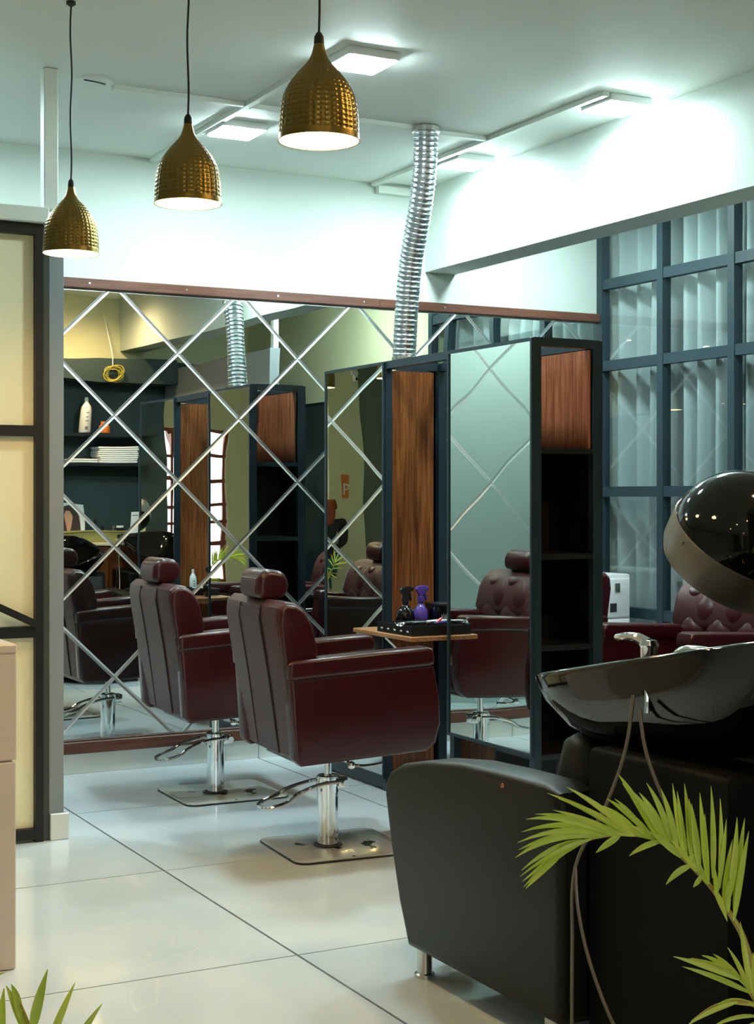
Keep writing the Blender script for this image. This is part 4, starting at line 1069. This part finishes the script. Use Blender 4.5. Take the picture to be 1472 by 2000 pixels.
lv += [((1383, 1728), (1376, 1590), 2), ((1400, 1745), (1418, 1600), 2), ((1360, 1700), (1345, 1560), 8), ((1342, 1684), (1322, 1545), 10), ((1325, 1668), (1290, 1540), 18), ((1308, 1655), (1248, 1548), 18), ((1292, 1645), (1215, 1530), 16), ((1276, 1638), (1185, 1560), 12), ((1228, 1631), (1090, 1560), 16), ((1202, 1632), (1045, 1590), 26), ((1188, 1632), (1018, 1625), 36), ((1176, 1634), (1012, 1660), 34), ((1148, 1642), (1018, 1700), 24)]
frond(p1, D, rach, lv, .0098)
rach = [(1512, 2060), (1495, 1985), (1470, 1944), (1450, 1915), (1425, 1897), (1390, 1882), (1350, 1872)]
lv = [((1466, 1940), (1332, 1888), 4), ((1450, 1915), (1314, 1868), 6), ((1440, 1910), (1345, 1872), 10), ((1445, 1912), (1370, 1866), 10), ((1455, 1925), (1392, 1863), 10), ((1462, 1935), (1420, 1850), 14), ((1468, 1940), (1445, 1800), 8), ((1430, 1900), (1360, 1885), 2), ((1472, 1945), (1470, 1860), 4)]
frond(p1, D - .05, rach, lv, .0095)
rach = [(1520, 2060), (1500, 1990), (1472, 1962), (1430, 1957), (1390, 1967), (1350, 1995)]
lv = [((1472, 1963), (1400, 1962), 6), ((1440, 1957), (1340, 2004), 12), ((1480, 1985), (1385, 2010), 14), ((1495, 1990), (1440, 2012), 8)]
frond(p1, D - .10, rach, lv, .0085)
p2 = pot(.56, 1.86, .12, .42, 'green palm with upright blades at the lower left corner')
for k_, (rc_, lvs) in enumerate([([(150, 2400), (120, 2200), (90, 2080), (60, 2010), (40, 1960)], [((62, 2015), (93, 1893), 0), ((90, 2060), (147, 1918), 10), ((120, 2090), (200, 1960), 16), ((40, 1990), (22, 1922), 0), ((60, 2030), (12, 1925), 0), ((100, 2120), (30, 2010), 0), ((130, 2150), (230, 2030), 14)]),
                                 ([(160, 2400), (60, 2200), (-20, 2080), (-80, 2000)], [((0, 2060), (8, 1930), 0), ((-30, 2050), (-40, 1910), 0), ((-60, 2030), (-110, 1940), 0), ((40, 2150), (80, 2020), 6), ((-10, 2090), (-100, 2060), 6)]),
                                 ([(150, 2400), (0, 2150), (-120, 1950), (-190, 1830)], [((-190, 1830), (-250, 1690), 0), ((-185, 1835), (-170, 1680), 0), ((-170, 1860), (-90, 1720), 8), ((-150, 1890), (-40, 1790), 12), ((-180, 1845), (-320, 1750), 12), ((-160, 1880), (-330, 1840), 16), ((-130, 1930), (-290, 1930), 12), ((-120, 1950), (10, 1900), 12), ((-80, 2010), (-200, 2040), 6)]),
                                 ([(165, 2400), (230, 2230), (300, 2140), (380, 2090)], [((250, 2200), (300, 2060), 10), ((280, 2160), (360, 2040), 14), ((330, 2120), (430, 2050), 14), ((230, 2230), (220, 2090), 6), ((300, 2140), (420, 2140), 4)])]):
    frond(p2, 2.02, rc_, lvs, .0125)

# ------------------------------------------------------------------ lobby seen only through the mirrors
cl = sempty('lobby_column', 'cream lobby column with an orange sign, seen in the far mirror', 'column', (-1.2, -1.0, 0))
MB().box(-1.42, -1.02, -1.35, -1.0, 0, ZC).build('shaft', CREAM, cl, smooth=False)
sg = thing('parking_sign', 'orange sign with white letter P on the cream column, seen in the mirror', 'sign', (-1.2, -.99, 1.5))
MB().box(-1.235, -1.145, -.998, -.985, 1.40, 1.66).build('board', ORANGE, sg, smooth=False)
f_ = bpy.data.curves.new('letter', 'FONT'); f_.body = 'P'; f_.size = .19; f_.extrude = .001; f_.align_x = 'CENTER'
tmp_ = bpy.data.objects.new('letter_tmp', f_); COL.objects.link(tmp_); bpy.context.view_layer.update()
me_ = bpy.data.meshes.new_from_object(tmp_.evaluated_get(bpy.context.evaluated_depsgraph_get())); bpy.data.objects.remove(tmp_)
fo = bpy.data.objects.new('letter', me_); COL.objects.link(fo); fo.data.materials.append(WHITEPL); fo.parent = sg
fo.location = (.01, .007, -.055); fo.rotation_euler = (R(90), 0, R(180))

MB().box(-3.0, -1.43, -1.12, -1.05, 0, ZC).build('screen_wall', mat('olive_grey_paint', (.16, .17, .12), .6), cl, smooth=False)
cc = thing('security_camera', 'small white security camera on the cream column, seen in the mirror', 'camera', (-1.38, -.98, 2.78))
MB().rbox(-1.40, -1.30, -.998, -.93, 2.80, 2.86, .008, 2).build('mount', WHITEPL, cc)
MB().lathe([(.0006, -.05), (.03, -.04), (.042, 0), (.035, .03), (.0006, .04)], (-1.35, -.95, 2.77), 20).build('dome', WHITEPL, cc)
MB().lathe([(.0006, .014), (.016, .012), (.02, 0)], (-1.35, -.905, 2.76), 14, Matrix.Rotation(R(-90), 4, 'X')).build('lens', GLOSSB, cc)

# ------------------------------------------------------------------ person waiting on a stool, caught in the far mirror
SX, SY = -.70, -.42
sl_ = thing('bar_stool', 'black bar stool under the seated person, seen in the mirror', 'stool', (SX, SY, 0))
MB().lathe([(.0006, .53), (.16, .53), (.175, .545), (.17, .565), (.0006, .57)], (SX, SY, 0), 28).build('seat', BLACKPL, sl_)
MB().cyl((SX, SY), .022, .02, .53, 16).build('column', CHROME, sl_)
MB().lathe([(.0006, .001), (.2, .001), (.2, .012), (.03, .03), (.0006, .03)], (SX, SY, 0), 28).build('base', CHROME, sl_)
MB().tube([(SX + .13 * math.cos(i * math.pi / 12), SY - .05 + .13 * math.sin(i * math.pi / 12), .24) for i in range(24)], .009, 8, closed=True).build('foot_ring', CHROME, sl_)
def skinned(name, nodes, edges, material, parent, root=0, sub=2):
    me = bpy.data.meshes.new(name)
    me.from_pydata([n[0] for n in nodes], edges, [])
    o = bpy.data.objects.new(name, me); COL.objects.link(o); o.parent = parent
    o.modifiers.new('skin', 'SKIN')
    if not me.skin_vertices: me.attributes.new('x', 'FLOAT', 'POINT')
    sv = me.skin_vertices[0].data if me.skin_vertices else None
    if sv is None:
        bpy.context.view_layer.objects.active = o
        bpy.ops.mesh.customdata_skin_add(); sv = me.skin_vertices[0].data
    for i, n in enumerate(nodes):
        sv[i].radius = (n[1], n[2] if len(n) > 2 else n[1]); sv[i].use_root = (i == root)
    m = o.modifiers.new('sub', 'SUBSURF'); m.levels = sub; m.render_levels = sub
    me.materials.append(material)
    ev = o.evaluated_get(bpy.context.evaluated_depsgraph_get())
    nm = bpy.data.meshes.new_from_object(ev)
    o.modifiers.clear(); o.data = nm
    nm.polygons.foreach_set('use_smooth', [True] * len(nm.polygons))
    ORI[o.name] = ORI[parent.name]
    return o
pe = thing('person', 'seated person with red hair, black top and teal trousers, glimpsed in the far mirror', 'person', (SX, SY, 0))
pe.rotation_euler = (0, 0, R(165))
N = [((0, 0, .70), .13, .10), ((0, -.01, .86), .105, .08), ((0, -.02, 1.02), .125, .09), ((0, -.02, 1.13), .08, .07), ((0, -.01, 1.20), .046), ((0, .005, 1.26), .055), ((0, .012, 1.325), .078, .09), ((0, .0, 1.385), .06)]
E_ = [(0, 1), (1, 2), (2, 3), (3, 4), (4, 5), (5, 6), (6, 7)]
def chain(a, pts):
    for p in pts:
        N.append(p); E_.append((a, len(N) - 1)); a = len(N) - 1
    return a
for sx in (-1, 1):
    w_i = chain(2, [((sx * .165, -.02, 1.10), .05), ((sx * .205, .03, .88), .038), ((sx * .13, .24, .80), .026), ((sx * .115, .29, .795), .03, .016)])
    for q in range(4):
        fx_ = sx * (.115 + (q - 1.5) * .017); ln = (.062, .072, .068, .052)[q]
        chain(w_i, [((fx_, .325, .797), .0085), ((fx_, .325 + ln * .55, .790), .0080), ((fx_, .325 + ln, .775), .0065)])
    chain(w_i, [((sx * .082, .285, .790), .0095), ((sx * .068, .312, .784), .0085), ((sx * .064, .332, .776), .007)])
    chain(0, [((sx * .09, .05, .685), .085), ((sx * .11, .40, .665), .056), ((sx * .11, .41, .50), .050), ((sx * .11, .38, .27), .034), ((sx * .115, .46, .235), .032, .022), ((sx * .12, .53, .225), .025, .016)])
skinned('body', N, E_, SKIN, pe)
T_ = [((0, 0, .72), .145, .115), ((0, -.01, .87), .122, .095), ((0, -.02, 1.03), .142, .105), ((0, -.02, 1.135), .085, .078)]
TE = [(0, 1), (1, 2), (2, 3)]
for sx in (-1, 1):
    b_ = len(T_); T_ += [((sx * .168, -.02, 1.105), .060), ((sx * .207, .03, .885), .048), ((sx * .16, .16, .83), .042)]; TE += [(2, b_), (b_, b_ + 1), (b_ + 1, b_ + 2)]
skinned('top', T_, TE, DRESS, pe)
T_ = [((0, 0, .70), .145, .11)]; TE = []
for sx in (-1, 1):
    b_ = len(T_); T_ += [((sx * .09, .05, .69), .096), ((sx * .11, .40, .668), .066), ((sx * .11, .415, .50), .060), ((sx * .11, .385, .30), .048)]; TE += [(0, b_), (b_, b_ + 1), (b_ + 1, b_ + 2), (b_ + 2, b_ + 3)]
skinned('trousers', T_, TE, TEALCL, pe)
for sx in (-1, 1):
    skinned('shoe', [((sx * .11, .37, .262), .042, .04), ((sx * .115, .46, .243), .040, .030), ((sx * .12, .545, .232), .030, .022)], [(0, 1), (1, 2)], BLACKPL, pe)
    MB().lathe([(.0006, .011), (.008, .008), (.011, 0)], (SX + sx * .03, SY + .086, 1.335), 12, Matrix.Rotation(R(-90), 4, 'X')).build('eye', WHITEPL, pe)
    MB().lathe([(.0006, .012), (.012, .009), (.018, 0)], (SX + sx * .078, SY + .0, 1.325), 12, Matrix.Rotation(R(90 * sx), 4, 'Y')).build('ear', SKIN, pe)
MB().tube([(SX, SY + .085, 1.345), (SX, SY + .108, 1.315), (SX, SY + .092, 1.305)], [.006, .012, .009], 8).build('nose', SKIN, pe)
MB().tube([(SX - .024, SY + .083, 1.278), (SX, SY + .092, 1.276), (SX + .024, SY + .083, 1.278)], [.003, .007, .003], 8).build('mouth', REDPL, pe)
skinned('hair', [((0, -.025, 1.385), .085, .085), ((0, -.065, 1.32), .085, .07), ((0, -.085, 1.20), .095, .05), ((0, -.09, 1.06), .085, .035), ((.06, -.01, 1.36), .04), ((-.06, -.01, 1.36), .04), ((.085, -.01, 1.25), .03), ((-.085, -.01, 1.25), .03)], [(0, 1), (1, 2), (2, 3), (0, 4), (0, 5), (4, 6), (5, 7)], HAIRR, pe)
